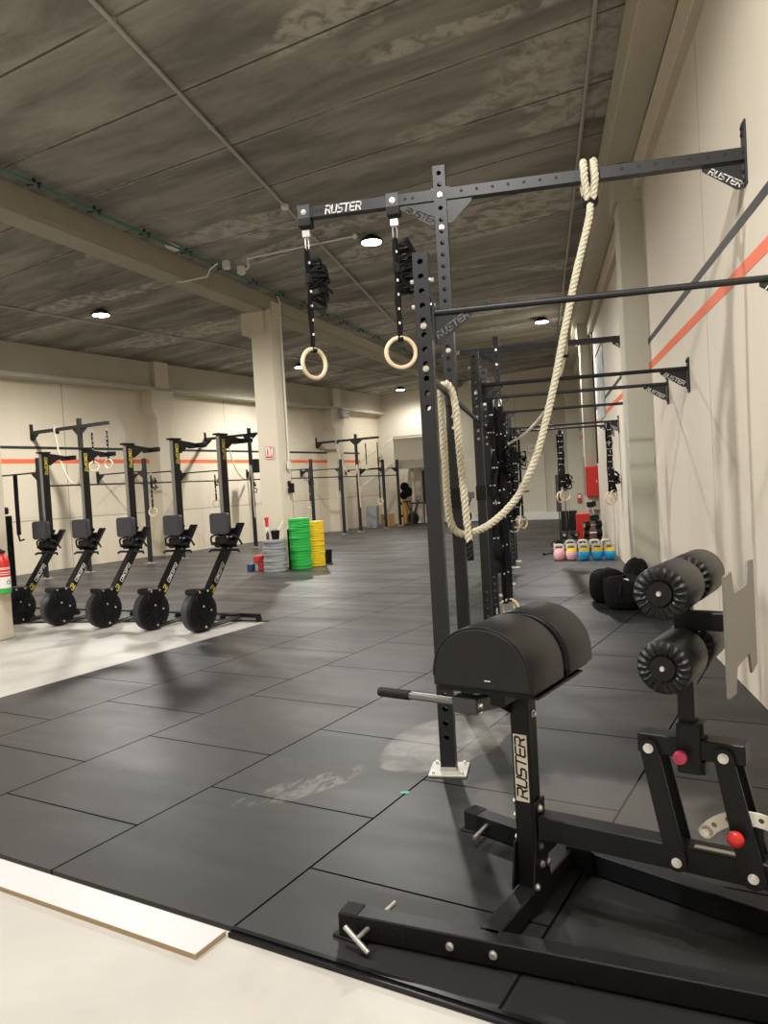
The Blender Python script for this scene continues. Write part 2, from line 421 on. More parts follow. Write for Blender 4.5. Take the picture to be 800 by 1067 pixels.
# ------------------------------------------------------------------ the room
WX = 1.30; UW = -16.2; VB = 27.5; ZC = 5.57
mb = MB()
c = [LW(-18, -6), LW(8, -6), LW(8, 30), LW(-18, 30)]
mb.add([(p.x, p.y, z) for z in (-.02, -.25) for p in c], [(0, 1, 2, 3), (4, 5, 6, 7), (0, 1, 5, 4), (1, 2, 6, 5), (2, 3, 7, 6), (3, 0, 4, 7)])
struct(mb.build('floor', M['concrete']))
mb = MB()        # rubber tile field, in the left wall's frame
def wall_u(v, x=WX+.1): return (x - dL.x*v)/eL.x           # where the right wall crosses this v
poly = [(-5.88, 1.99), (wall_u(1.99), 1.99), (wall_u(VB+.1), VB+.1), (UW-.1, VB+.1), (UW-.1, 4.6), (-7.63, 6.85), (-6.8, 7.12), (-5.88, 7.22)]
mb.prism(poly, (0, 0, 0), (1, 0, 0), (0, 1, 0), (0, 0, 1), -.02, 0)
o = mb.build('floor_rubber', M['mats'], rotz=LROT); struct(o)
mb = MB(); mb.box((.2, 1.972, -.012), (4.16, .03, .018), bev=.003); mb.box((.2, 1.984, .0015), (4.16, .018, .004))
struct(mb.build('trim_1', M['blackgloss'], rotz=LROT))
mb = MB(); mb.box((WX+.15, 12, 2.75), (.3, 36, 6)); struct(mb.build('wall_right', M['wall_right']))
mb = MB(); mb.box((UW-.15, 12, 2.75), (.3, 36, 6)); struct(mb.build('wall_left', M['wall_left'], rotz=LROT))
mb = MB(); mb.box((-6, VB+.15, 2.75), (24, .3, 6)); struct(mb.build('wall_back', M['wall_plain'], rotz=LROT))
mb = MB(); mb.box((-6, -5.15, 2.75), (24, .3, 6)); struct(mb.build('wall_front', M['beige'], rotz=LROT))
# ceiling: flat over the hall, falling gently to the left wall
mb = MB()
P = [(-9, -6, ZC), (8, -6, ZC), (8, 29, ZC), (-9, 29, ZC), (-17, -6, 5.26), (-17, 29, 5.26)]
Q = [(x, y, z+.3) for x, y, z in P]
mb.add(P+Q, [(0, 1, 2, 3), (4, 0, 3, 5), (6, 7, 8, 9), (10, 6, 9, 11), (0, 1, 7, 6), (1, 2, 8, 7), (2, 3, 9, 8), (3, 5, 11, 9), (5, 4, 10, 11), (4, 0, 6, 10)])
struct(mb.build('ceiling', M['ceiling'], rotz=LROT))
# right wall: beam, ledge, pillars
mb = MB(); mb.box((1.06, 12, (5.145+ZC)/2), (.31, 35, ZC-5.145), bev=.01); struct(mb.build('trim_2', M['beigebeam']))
mb = MB(); mb.box((1.26, 12, 4.985), (.10, 35, .31), bev=.008); struct(mb.build('trim_3', M['beige']))
PILY = [9.55, 19.1, 26.6]
for i, y in enumerate(PILY):
    mb = MB(); w = (1.03, 1.03, .86)[i]
    mb.box(((w+1.33)/2, y+.25, 2.5), (1.33-w, .5, 5.32), bev=.012)
    mb.box(((w+1.33)/2-.02, y+.25, 4.93), (1.33-w+.06, .58, .43), bev=.01)
    struct(mb.build('pillar_right' if i == 0 else 'pillar_right.%03d' % i, M['pillargrey']))
# painted stripes
for nm, z0, z1, mt in (('trim_4', 2.715, 2.80, 'orange'), ('trim_5', 3.02, 3.085, 'blackstripe')):
    mb = MB(); mb.box((WX-.001, 12, (z0+z1)/2), (.004, 33, z1-z0)); struct(mb.build(nm, M[mt]))
for nm, z0, z1, mt in (('trim_6', 2.56, 2.665, 'orange'), ('trim_7', 2.90, 2.965, 'blackstripe')):
    mb = MB(); mb.box((UW+.001, 12.5, (z0+z1)/2), (.004, 27, z1-z0)); struct(mb.build(nm, M[mt], rotz=LROT))
# left wall: beam band on pillars with shoulders
mb = MB(); mb.box((UW+.12, 12, 4.9), (.3, 34, .8), bev=.01); mb.box((UW+.2, 12, 4.56), (.44, 34, .1), bev=.008)
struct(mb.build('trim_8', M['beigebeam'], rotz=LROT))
for i, v in enumerate((15.3, 23.95, 6.65)):
    mb = MB()
    prof = [(-.25, 0), (.25, 0), (.25, 3.75), (.40, 4.0), (.40, 4.55), (.25, 4.55), (.25, 5.3), (-.25, 5.3), (-.25, 4.55), (-.40, 4.55), (-.40, 4.0), (-.25, 3.75)]
    mb.prism(prof, (UW, v, 0), (0, 1, 0), (0, 0, 1), (1, 0, 0), -.05, .42)
    struct(mb.build('pillar_left' if i == 0 else 'pillar_left.%03d' % i, M['beige'], rotz=LROT))
# the hall's inner beam on free-standing columns
BR = R(9.0); bd = V((math.sin(BR), math.cos(BR), 0)); bn = V((math.cos(BR), -math.sin(BR), 0))
b0 = V((-6.302, 8.415, 0))
mb = MB(); a = b0-bd*12; b_ = b0+bd*22
for p, q, z0, z1, w0, w1 in ((a, b_, 5.28, 5.7, -.52, 0), (a, b_, 5.24, 5.30, -.46, -.06)):
    A = [p+bn*w0, p+bn*w1, q+bn*w1, q+bn*w0]
    mb.add([(k.x, k.y, z) for z in (z0, z1) for k in A], [(0, 1, 2, 3), (4, 5, 6, 7), (0, 1, 5, 4), (1, 2, 6, 5), (2, 3, 7, 6), (3, 0, 4, 7)])
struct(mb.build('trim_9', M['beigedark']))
def column(p, name):           # p: the corner nearest the camera on the hall side (front right)
    mb = MB(); o = V(p)
    def bx(x0, x1, y0, y1, z0, z1): mb.box(((x0+x1)/2, (y0+y1)/2, (z0+z1)/2), (x1-x0, y1-y0, z1-z0), bev=.015)
    bx(-.47, 0, 0, .5, -.02, 5.28); bx(-.66, -.14, -.05, .55, 4.80, 5.25); bx(-.06, .02, .06, .44, 5.2, 5.45)
    ob = mb.build(name, M['beige'], loc=(o.x, o.y, 0), rotz=-BR); struct(ob); return ob
column((-5.23, 14.93, 0), 'column')
column((-6.35, 7.55, 0), 'column.001')
# back wall: wide pale door, sign, skirting
mb = MB(); mb.box((-11.0, VB-.02, 1.2), (3.75, .06, 2.4), bev=.006)
for k in (-12.3, -11.35, -10.1): mb.box((k, VB-.052, 1.2), (.015, .006, 2.36))
d_ = struct(mb.build('door_1', M['doorpaint'], rotz=LROT))
mb = MB(); mb.cyl((-10.15, VB-.12, 1.08), (-9.75, VB-.12, 1.08), .018, 8); mb.cyl((-9.95, VB-.05, 1.08), (-9.95, VB-.12, 1.08), .02, 8)
h_ = mb.build('door_handle', M['dkmetal']); h_.parent = d_
mb = MB(); mb.box((-11, VB-.06, .14), (8.5, .04, .28), bev=.004); struct(mb.build('baseboard_back', M['white'], rotz=LROT))
mb = MB(); mb.box((-9.5, VB-.06, 2.66), (.42, .05, .26), bev=.004)
sg = mb.build('exit_sign', M['whitebox'], rotz=LROT); tag(sg, 'small pale emergency sign box on the back wall above the pale door', 'sign')
mb = MB(); mb.box((-9.5, VB-.087, 2.66), (.34, .004, .02)); mb.build('printed_bar', M['darkgrey'], sg)
# mezzanine in the far left corner
mz = bpy.data.objects.new('mezzanine', None); COL.objects.link(mz); mz.rotation_euler = (0, 0, LROT); mz['kind'] = 'structure'
mb = MB(); mb.box((-14.05, 26.9, 2.46), (1.45, 1.3, .14), bev=.01); mb.box((-14.05, 26.30, 2.3), (1.45, .1, .2), bev=.01); mb.build('mezzanine_deck', M['beigebeam'], mz)
mb = MB(); mb.box((-14.05, 26.25, 2.96), (1.38, .02, .86))
for x in (-14.75, -13.36): mb.box((x, 26.25, 2.98), (.04, .04, .98))
mb.box((-14.05, 26.25, 3.45), (1.45, .045, .045)); mb.build('mezzanine_railing', M['doorpaint'], mz)
mb = MB(); mb.bar((-15.6, 24.6, 1.35), (-14.85, 26.2, 2.4), .05, .16); mb.bar((-15.6, 24.6, 2.35), (-14.78, 26.25, 3.45), .03, .03); mb.build('mezzanine_stair', M['doorpaint'], mz)
mb = MB(); mb.cyl((-14.2, 26.6, 0), (-14.2, 26.6, 2.42), .07, 12); mb.build('mezzanine_post', M['beige'], mz)

# ------------------------------------------------------------------ ceiling services
def ceil_z(p):
    u = V((p[0], p[1], 0)).dot(eL); return ZC if u > -9 else ZC - (-9-u)/8*.31
mb = MB(); z = ZC-.03
mb.cyl((-3.30, -2, z), (-3.40, 29, z), .022, 8)
for y in range(0, 28, 2): mb.box((-3.31-.0032*y, y, z+.012), (.07, .03, .04))
tag(mb.build('ceiling_conduit', M['conduit']), 'long grey conduit running down the middle of the concrete ceiling', 'pipe')
mb = MB(); mb.cyl((.655, -2, z), (.63, 28.3, z), .022, 8)
for k in range(18): mb.cyl((.654, k*1.5+3, z), (.654, k*1.5+3.03, z), .035, 8); mb.box((.645, k*1.5+3.015, z+.02), (.03, .03, .03))
tag(mb.build('ceiling_conduit', M['conduit']), 'grey conduit under the ceiling beside the right hand wall beam', 'pipe')
# green conduits with brackets along the inner beam
def along(t, off, z): p = b0+bd*t+bn*off; return V((p.x, p.y, z))
g = thing('cable_run', 'pair of green conduits on small hangers along the hall beam', 'pipe', along(0, 0, 5.5))
g0 = g.location
for k, off in enumerate((.34, .42)):
    mb = MB(); mb.cyl(along(-6, off, 5.49-.03*k)-g0, along(21, off, 5.49-.03*k)-g0, .016, 8); mb.build('conduit', M['greenpipe'], g)
for t in [x*1.05-3 for x in range(22)]:
    mb = MB(); p = along(t, .38, 5.47)-g0
    mb.box(p+V((0, 0, .0)), (.20, .03, .02)); mb.box(p+V((.0, 0, .035)), (.03, .03, .07)); mb.box(p+V((.07, 0, -.035)), (.012, .03, .06)); mb.build('hanger', M['dkmetal'], g)
for k, (x, y, s, lab) in enumerate(((-5.52, 11.35, (.10, .26, .07), 'long white emergency light box beside the green conduits on the beam'),
                                    (-5.13, 12.55, (.12, .10, .14), 'white junction box on the beam where the white conduit starts'),
                                    (-5.02, 12.95, (.12, .10, .14), 'white junction box just beyond its twin along the green conduits'))):
    mb = MB(); mb.box((0, 0, 0), s, bev=.01); mb.box((0, 0, -s[2]/2-.004), (s[0]*.7, s[1]*.8, .01), bev=.003)
    tag(mb.build('junction_box', M['whitebox'], loc=(x, y, 5.50), rotz=-BR), lab, 'box')
mb = MB()
mb.path([(-4.98, 12.9, 5.44), (-4.80, 12.75, 5.47), (-4.72, 12.5, 5.54), (-2.75, 12.05, 5.54)], .015, 8)
mb.sph((-2.72, 12.04, 5.54), .05, 10, 6); tag(mb.build('cable_conduit', M['whitebox']), 'white conduit crossing the ceiling from the junction boxes', 'pipe')
mb = MB(); mb.path([(-5.18, 12.3, 5.46), (-5.30, 12.25, 5.36), (-5.38, 12.3, 5.26), (-5.85, 12.3, 5.22), (-5.95, 12.3, 5.24)], .014, 8)
tag(mb.build('cable_conduit', M['whitebox']), 'short white conduit bending under the hall beam', 'pipe')
mb = MB(); mb.path([(-5.06, 14.95, 5.5), (-5.02, 14.98, 5.4), (-5.10, 15.2, 5.28), (-5.12, 15.22, 5.0), (-5.12, 15.22, 2.2)], .014, 8)
mb.box((-5.12, 15.22, 2.1), (.05, .10, .16)); tag(mb.build('cable_conduit', M['whitebox']), 'white conduit dropping down the side of the free standing column', 'pipe')
mb = MB(); mb.lathe((-3.34, 10.45, ZC-.004), (0, 0, -1), [(.055, 0), (.06, .02), (.055, .06), (.03, .075)], 16)
tag(mb.build('smoke_detector', M['whitebox']), 'round white smoke detector on the ceiling conduit', 'smoke detector')
mb = MB(); mb.bar(LW(-13.5, 7.3, 5.25), LW(-12.1, 8.1, 5.28), .12, .09); mb.bar(LW(-12.75, 7.7, 5.3), LW(-12.75, 7.7, 5.45), .03, .03, up=(1, 0, 0))
tag(mb.build('ceiling_heater', M['dkmetal']), 'dark unlit bar heater under the left ceiling bay', 'heater')
mb = MB(); p0 = LW(-13.6, 5, 0); p1 = LW(-13.0, 24, 0)
mb.cyl((p0.x, p0.y, ceil_z(p0)-.03), (p1.x, p1.y, ceil_z(p1)-.03), .018, 8); tag(mb.build('ceiling_conduit', M['conduit']), 'thin conduit along the left ceiling bay past its lamps', 'pipe')

def lamp(p, label, power, blend=.75):
    z = ceil_z(p)
    r = thing('ceiling_lamp', label, 'lamp', (p[0], p[1], z), 0, 'round ceiling lamps')
    mb = MB(); mb.lathe((0, 0, 0), (0, 0, -1), [(.06, 0), (.10, .03), (.16, .06), (.19, .09), (.19, .115), (.165, .115)], 24); mb.build('lamp_housing', M['dkmetal'], r)
    mb = MB(); mb.lathe((0, 0, -.114), (0, 0, -1), [(.163, 0), (.155, .010), (.10, .018), (.04, .021)], 24); mb.build('lens', M['lens'], r)
    L = bpy.data.lights.new('lamp_light', 'SPOT'); L.energy = power*2.6; L.color = (1, .965, .915); L.spot_size = R(172); L.spot_blend = blend; L.shadow_soft_size = .13
    o = bpy.data.objects.new('lamp_light', L); COL.objects.link(o); o.parent = r; o.location = (0, 0, -.30)
PW = 430
LAMPS = [((-2.49, 12.2), 'bright lamp on the hall ceiling above the hanging rings', PW), (LW(-12.6, 10.7), 'bright lamp in the left bay above the rowing machines', PW),
         (LW(-13.7, 18.9), 'bright lamp in the left bay behind the free standing column', PW), (LW(-14.3, 26.2), 'bright lamp in the far left bay corner', PW*.28),
         (LW(-6.2, 19.0), 'bright lamp behind the near rig uprights down the hall', PW), (LW(-6.0, 26.0), 'bright lamp at the far end of the hall', PW*.6),
         (LW(-12.6, 2.3), 'lamp in the left bay level with the front of the tiles', PW), (LW(-5.6, 2.2), 'lamp in the hall level with the front of the tiles', PW*.85, .45),
         ((-.55, 1.2), 'lamp over the doorway near the right wall', PW*.8, .25), (LW(-4.0, -3.2), 'lamp at the near end of the hall', PW*.2)]
for q_ in LAMPS: lamp(*q_)

# ------------------------------------------------------------------ pull-up rigs
def tube_holes(mb, w, h, zs, hr=.0155):
    """square upright, hollow, with a column of real holes through front and back"""
    a = w/2; t = .006; zs = sorted(zs); cuts = []; z = 0
    for side in (-1, 1):            # -y and +y faces
        y = side*a; z = 0
        for q in zs:
            z0 = q-.03; z1 = q+.03
            if z0 > z+1e-6: mb.add([(-a, y, z), (a, y, z), (a, y, z0), (-a, y, z0)], [(0, 1, 2, 3)])
            ring = []; outer = []
            for k in range(8):
                an = 2*PI*k/8; cx, cz = math.cos(an), math.sin(an)
                ring.append((hr*cx, y, q+hr*cz)); m = max(abs(cx), abs(cz)); outer.append((a*cx/m, y, q+.03*cz/m))
            inner = [(x, y-side*t*1.5, zz) for x, _, zz in ring]
            mb.add(ring+outer, [(k, (k+1) % 8, 8+(k+1) % 8, 8+k) for k in range(8)])
            mb.add(ring+inner, [(k, (k+1) % 8, 8+(k+1) % 8, 8+k) for k in range(8)])
            z = z1
        if z < h: mb.add([(-a, y, z), (a, y, z), (a, y, h), (-a, y, h)], [(0, 1, 2, 3)])
    for x in (-a, a): mb.add([(x, -a, 0), (x, a, 0), (x, a, h), (x, -a, h)], [(0, 1, 2, 3)])
    mb.add([(-a, -a, h), (a, -a, h), (a, a, h), (-a, a, h)], [(0, 1, 2, 3)])
def hexbolt(mb, p, d, r=.012, h=.009):
    p = V(p); d = V(d).normalized(); mb.cyl(p, p+d*.003, r*1.45, 12, smooth=False); mb.cyl(p+d*.003, p+d*(.003+h), r, 6, smooth=False)
def tri(mb, o, ex, ez, a, b, t):     # triangular gusset: legs a along ex, b along ez, thickness t
    o = V(o); ex = V(ex); ez = V(ez); ey = ex.cross(ez).normalized()
    mb.prism([(0, 0), (a, 0), (a, .15*b), (.15*a, b), (0, b)], o, ex, ez, ey, -t/2, t/2)

def rig(label, loc, rotz, sx, ys, tall, depth, hn, ht, near, top_len=.95):
    r = thing('pull_up_rig', label, 'rig', loc, rotz); zb = hn-.31; zl = hn-.63 if near else hn-.6
    for i, y in enumerate(ys):
        tl = i in tall; h = ht if tl else hn
        mb = MB()
        if near:
            zs = [.20+.05*k for k in range(0)] + [.19+.075*k for k in range(5)]
            zs += [h-.05-.075*k for k in range(int((h-1.93)/.075)+1)]
            tube_holes(mb, .08, h, zs)
        else: mb.box((0, 0, h/2), (.08, .08, h))
        u = mb.build('upright', M['rig'], r, loc=(0, y, 0))
        mb = MB(); mb.box((0, 0, .006), (.20, .20, .012), bev=.002); mb.box((0, -.041, .022), (.084, .004, .022)); mb.build('base_plate', M['platesteel'], u)
        if near and i < 4:
            for ax in (-.075, .075):
                for ay in (-.075, .075):
                    mb = MB(); hexbolt(mb, (ax, ay, .012), (0, 0, 1), .010, .010); mb.build('bolt', M['steel'], u)
        bz = [zb-.07, zl+.03] if not tl else [h-.19, h-.4, zb-.02, zl+.03]
        for q in (bz if near else []):
            mb = MB(); hexbolt(mb, (0, -.04, q), (0, -1, 0), .0115, .012); mb.build('bolt', M['steel'], u)
        if near:
            for q in (h-.14, h-.27):
                for sd in (-1, 1):
                    mb = MB(); hexbolt(mb, (sd*.04, 0, q), (sd, 0, 0), .011, .018); mb.build('bolt', M['steel'], u)
        # collar half way up
        if near and i > 0:
            mb = MB(); mb.box((0, 0, 1.42), (.094, .094, .13), bev=.004); mb.build('sleeve', M['plastic'], u)
        if not tl:
            mb = MB(); mb.cyl((sx*.05, y, zb), (sx*(depth-.01), y, zb), .0175, 12)
            mb.box((sx*.052, y, zb-.04), (.012, .075, .22), bev=.002)
            mb.build('pull_up_bar', M['rig'], r)
            for side in (0, 1):
                mb = MB()
                if side == 0: tri(mb, (sx*.055, y, zb-.012), (sx, 0, 0), (0, 0, -1), .19, .15, .007)
                else: tri(mb, (sx*(depth-.02), y, zb-.012), (-sx, 0, 0), (0, 0, -1), .22, .15, .007)
                gp = mb.build('gusset_plate', M['rig'], r)
                if near:
                    mb = MB()
                    if side == 0: letters(mb, 'RUSTER', (.072, y-.0045, zb-.135), (.17, 0, .105), (-.105, 0, .17), .032)
                    else: letters(mb, 'RUSTER', (depth-.215, y-.0045, zb-.052), (.17, 0, -.095), (.095, 0, .17), .032)
                    if mb.v: mb.build('lettering', M['logotext'] if side == 0 else M['white'], gp)
            mb = MB(); mb.box((sx*(depth-.006), y, zb-.06), (.012, .09, .30), bev=.002)
            for q in (-.17, .06): hexbolt(mb, (sx*(depth-.012), y, zb+q), (-sx, 0, 0), .011)
            mb.build('wall_bracket', M['rig'], r)
        else:
            z = ht-.185
            mb = MB(); mb.bar((-sx*top_len, y, z), (sx*(depth-.01), y, z), .07, .075)
            if near:
                mb.cur = 1
                for q in range(18):
                    x = .14+q*.10
                    if not .8 < x < 1.1: mb.cyl((x, y-.0345, z+.005), (x, y-.0358, z+.005), .010, 10)
                for x in (-.835, -.805, -.30, -.23, -.07-.11): mb.cyl((x, y-.0345, z), (x, y-.0358, z), .010, 10)
            bm_ = mb.build('top_beam', [M['rig'], M['rubbercap']], r)
            if near:
                mb = MB(); letters(mb, 'RUSTER', (-.775, y-.0355, z-.026), (1, 0, 0), (0, 0, 1), .050, wide=.80, th=.15, gap=.24); mb.build('lettering', M['white'], bm_)
                mb = MB(); mb.box((0, y, z), (.10, .10, .001)); 
            for side in (-1, 1):
                mb = MB(); tri(mb, (side*.042, y-.02, z-.038), (side, 0, 0), (0, 0, -1), .23 if side == -sx else .16, .15, .007); gp = mb.build('gusset_plate', M['rig'], r)
                if near and side == -1:
                    mb = MB(); letters(mb, 'RUSTER', (-.235, y-.0245, z-.085), (.17, 0, -.085), (.085, 0, .17), .036); mb.build('lettering', M['rubbercap'], gp)
            mb = MB(); tri(mb, (sx*(depth-.02), y, z-.04), (-sx, 0, 0), (0, 0, -1), .23, .16, .007); gp = mb.build('gusset_plate', M['rig'], r)
            if near:
                mb = MB(); letters(mb, 'RUSTER', (depth-.215, y-.0045, z-.085), (.17, 0, -.10), (.10, 0, .17), .034); mb.build('lettering', M['white'], gp)
            mb = MB(); mb.box((sx*(depth-.006), y, z+.01), (.012, .09, .38), bev=.002)
            for q in (-.15, -.10, .12, .16): hexbolt(mb, (sx*(depth-.012), y, z+q), (-sx, 0, 0), .011)
            mb.build('wall_bracket', M['rig'], r)
        if i < len(ys)-1:
            mb = MB(); mb.cyl((0, y+.04, zl), (0, ys[i+1]-.04, zl), .019, 12)
            for q in (y+.046, ys[i+1]-.046): mb.box((0, q, zl), (.075, .012, .12), bev=.002)
            mb.build('connecting_bar', M['rig'], r)
    return r
RX = -.56
rig('long black pull up rig bolted to the right hand wall', (RX, 0, 0), 0, 1, [4.0, 5.09, 7.17, 8.30, 10.2, 11.25, 13.45, 14.45], (1, 5), WX-RX, 2.72, 3.59, True)
LU = -14.5
rig('long black pull up rig along the left wall behind the rowing machines', LW(LU, 0), LROT, -1, [10.4, 11.5, 13.3, 14.4, 16.2, 17.3, 19.1, 20.25, 22.0, 23.05, 24.85, 25.95], (1, 5, 9), LU-UW, 2.57, 3.46, False)

# ------------------------------------------------------------------ rings on straps
def rings(label, top, ringz, drop_dx=0.0, yaw=0.0, tail=.55, detail=True, group=None, ntail=7, wide=.036, tpos=.30):
    """one gymnastic ring hanging on its strap; top = point under the bar"""
    top = V(top); h = top.z-ringz
    r = thing('gymnastic_ring', label, 'gym ring', (top.x+drop_dx, top.y, ringz), 0, group)
    ax = V((math.sin(yaw), -math.cos(yaw), 0)); side = V((math.cos(yaw), math.sin(yaw), 0))
    mb = MB(); mb.torus((0, 0, 0), ax, .099, .0145, 36 if detail else 20, 10 if detail else 6); mb.build('ring', M['wood'], r)
    mb = MB(); a = V((-drop_dx, 0, h-.09)); b = V((0, 0, .10))
    n = 14; sd = V((math.cos(yaw+.6), math.sin(yaw+.6), 0))
    for k in (-1, 1):
        mb.ribbon([a.lerp(b, i/n)+ax*.008*k+side*(.006*k*math.sin(i*.9)) for i in range(n+1)], sd if k > 0 else side, wide, .003)
    mb.ribbon([V((0, 0, .1))+ax*.02, V((0, 0, .085))+ax*.022, V((0, 0, .075)), V((0, 0, .085))-ax*.022, V((0, 0, .1))-ax*.02], side, wide, .004)
    mb.cur = 1
    for i in range(2, n, 2):
        p = a.lerp(b, i/n)+ax*.0125; mb.box(p, (.012, .012, .016))
    mb.build('strap', [M['web'], M['white']], r)
    mb = MB(); c0 = V((-drop_dx, 0, h-.055)); e = [(.0, .045), (.014, .03), (.014, -.03), (0, -.045), (-.014, -.03), (-.014, .03)]
    mb.path([c0+side*x+V((0, 0, z)) for x, z in e], .0045, 6, closed=True); mb.build('carabiner', M['steel'], r)
    if tail:
        mb = MB(); rnd = random.Random(hash(label) % 1000 if False else len(label)*13)
        base = a.lerp(b, tpos)
        for k in range(ntail):
            q0 = base+V((0, 0, rnd.uniform(-.14, .14))); q1 = q0+side*rnd.uniform(.06, .12)+ax*rnd.uniform(-.04, .06)+V((0, 0, rnd.uniform(.0, .06)))
            q2 = q0+side*rnd.uniform(.08, .16)+ax*rnd.uniform(-.05, .05)+V((0, 0, rnd.uniform(-.12, .0))); q3 = q0+side*.02+V((0, 0, rnd.uniform(-.12, -.02)))
            mb.ribbon(catmull([q0, q1, q2, q3], .03), ax*.6+side*rnd.uniform(-.6, .6)+V((0, 0, rnd.uniform(-.8, .8))), .034, .004)
        q0 = base; mb.ribbon(catmull([q0, q0+side*.14+V((0, 0, -.03)), q0+side*.20+V((0, 0, -.07))], .03), ax, .02, .003)
        mb.box(base, (.05, .04, .07), bev=.006); mb.build('strap_tail', M['web'], r)
    return r
def hanger(x, y, z):       # pad, clamp and eye on the near beam's underside belong to the ring set
    pass
for k, (xt, dx, zr, lab, yaw) in enumerate(((-1.485, 0.0, 2.392, 'wooden gym ring on a black strap at the outer tip of the lettered beam', .95), (-.875, -.005, 2.412, 'wooden gym ring on a black strap beside the near tall upright', .35))):
    r = rings(lab, (xt, 5.085, 3.26), zr, dx, yaw, .55, True, 'rings on the lettered beam', 20)
    mb = MB(); p = V((-dx, 0, 3.26-zr)); z = 3.405-zr
    mb.box(p+V((0, -.037, z-3.26+zr)), (.085, .006, .10), bev=.002); mb.box(p+V((0, .037, z-3.26+zr)), (.085, .006, .10), bev=.002)
    mb.cur = 1; mb.box(p+V((0, 0, z-3.26+zr-.065)), (.09, .085, .055), bev=.004)
    mb.cur = 2; mb.box(p+V((0, 0, .01)), (.055, .03, .05), bev=.004); hexbolt(mb, p+V((0, -.04, z-3.26+zr)), (0, -1, 0), .013)
    mb.build('beam_clamp', [M['greyplate'] if False else M['darkgrey'], M['rubbercap'], M['zinc']], r)
# stored ring sets farther down the rig
FAR = [((-.455, 8.30, 2.40), .125, 'ring on a long strap hung nearly to the floor behind the pad', .3), ((-.40, 8.27, 2.40), .15, 'second ring of the pair hung nearly to the floor', -.5),
       ((-.52, 13.43, 2.40), .72, 'ring hung low inside the far uprights, nearest the upright', .4), ((-.47, 13.46, 2.40), .79, 'middle ring of three hung low inside the far uprights', -.3),
       ((-.36, 13.45, 2.40), .78, 'ring hung low inside the far uprights, nearest the wall', .9),
       ((.31, 14.45, 2.40), 1.16, 'ring bunched with straps in the far middle of the rig', .9), ((.39, 14.45, 2.40), 1.19, 'second ring bunched with straps in the far middle of the rig', .5),
       ((1.10, 13.45, 2.40), 1.12, 'ring bunched with straps against the right wall', .6), ((1.16, 13.45, 2.40), 1.15, 'second ring bunched with straps against the right wall', .9)]
for p, zr, lab, yaw in FAR:
    r = rings(lab, p, zr, 0, yaw, .3, False, 'rings stored down the rig', 7, .055, .82 if zr > 1 else .3)
for (x, y, z0, z1, lab) in ((.35, 14.46, 2.38, 1.34, 'bundle of black straps above the far middle rings'), (1.13, 13.46, 2.38, 1.30, 'bundle of black straps above the rings by the right wall'),
                            (-.50, 8.2, 2.4, .55, 'bundle of black straps hanging down the fourth upright'), (-.46, 10.2, 2.4, .9, 'bundle of black straps hanging down the fifth upright'),
                            (-.50, 11.2, 2.4, .8, 'bundle of black straps hanging down the far tall upright'), (-.44, 13.45, 2.4, .9, 'bundle of black straps hanging by the far low rings')):
    mb = MB(); rnd = random.Random(int(y*10))
    for k in range(4):
        pts = [V((x+rnd.uniform(-.05, .05)*(.4+.6*math.sin(PI*i/10)), y-.05+rnd.uniform(-.03, .03), z0+(z1-z0)*i/10)) for i in range(11)]
        mb.cur = 0; mb.ribbon(pts, (1, rnd.uniform(-.6, .6), 0), .034, .004)
        mb.cur = 1
        for p in pts[1:-1]: mb.box(p+V((0, -.006, 0)), (.012, .008, .014))
    mb.cur = 0; mb.sph((x, y-.05, z1+.25), .06, 8, 6, (1, .8, 2.2))
    tag(mb.build('strap_bundle', [M['web'], M['white']]), lab, 'straps', 'straps on the right rig')

# ------------------------------------------------------------------ climbing ropes
def knot(mb, mb2, x, y, z, r, hb=.075):      # two bights over a beam of height hb, gathered in a collar
    for k in (-1, 1):
        xx = x+k*r*1.25
        rope_mesh(mb, [(x+k*r*.6, y-.035, z-.17), (xx, y-.035-r*1.3, z-.06), (xx, y-.038-r, z+.0), (xx, y-.034, z+hb/2+r*.9), (xx, y+.034, z+hb/2+r*.9), (xx, y+.038+r, z), (xx, y+.035+r*1.2, z-.06), (x+k*r*.6, y+.03, z-.17)], r, .09, .012)
    mb2.lathe((x, y, z-.205), (0, 0, 1), [(.034, 0), (.05, .015), (.055, .05), (.045, .075)], 14)
r = thing('climbing_rope', 'thick pale climbing rope sagging from the near beam to the rig', 'rope', (.378, 5.05, 3.405))
org = r.location.copy()
mb = MB(); m2 = MB(); knot(mb, m2, 0, 0, 0, .0245)
pts = [(.378, 5.05, 3.25), (.365, 5.0, 3.12), (.274, 5.0, 2.80), (.198, 5.0, 2.50), (.086, 4.98, 2.045), (-.021, 4.95, 1.69), (-.13, 4.92, 1.46), (-.221, 4.9, 1.345), (-.33, 4.85, 1.255),
       (-.42, 4.80, 1.215), (-.505, 4.74, 1.205), (-.56, 4.72, 1.26), (-.578, 4.72, 1.38), (-.583, 4.72, 1.55), (-.583, 4.73, 1.80), (-.592, 4.74, 2.0), (-.582, 4.74, 2.10), (-.555, 4.73, 2.135),
       (-.525, 4.71, 2.11), (-.50, 4.70, 2.02), (-.49, 4.69, 1.85), (-.478, 4.69, 1.55), (-.462, 4.69, 1.25), (-.458, 4.69, 1.16)]
rope_mesh(mb, [V(p)-org for p in pts], .0238, .088, .011); mb.build('rope', M['rope'], r)
m2.build('leather_collar', M['rubbercap'], r)
mb = MB(); rope_mesh(mb, [V(p)-org for p in ((-.458, 4.69, 1.17), (-.456, 4.69, 1.11), (-.455, 4.69, 1.05))], .0245, .088, .011); mb.build('whipped_end', M['rubbercap'], r)
r = thing('climbing_rope', 'thinner looking rope sagging from the second beam far down the rig', 'rope', (.40, 11.2, 3.405)); org = r.location.copy()
mb = MB(); m2 = MB(); knot(mb, m2, 0, 0, 0, .02)
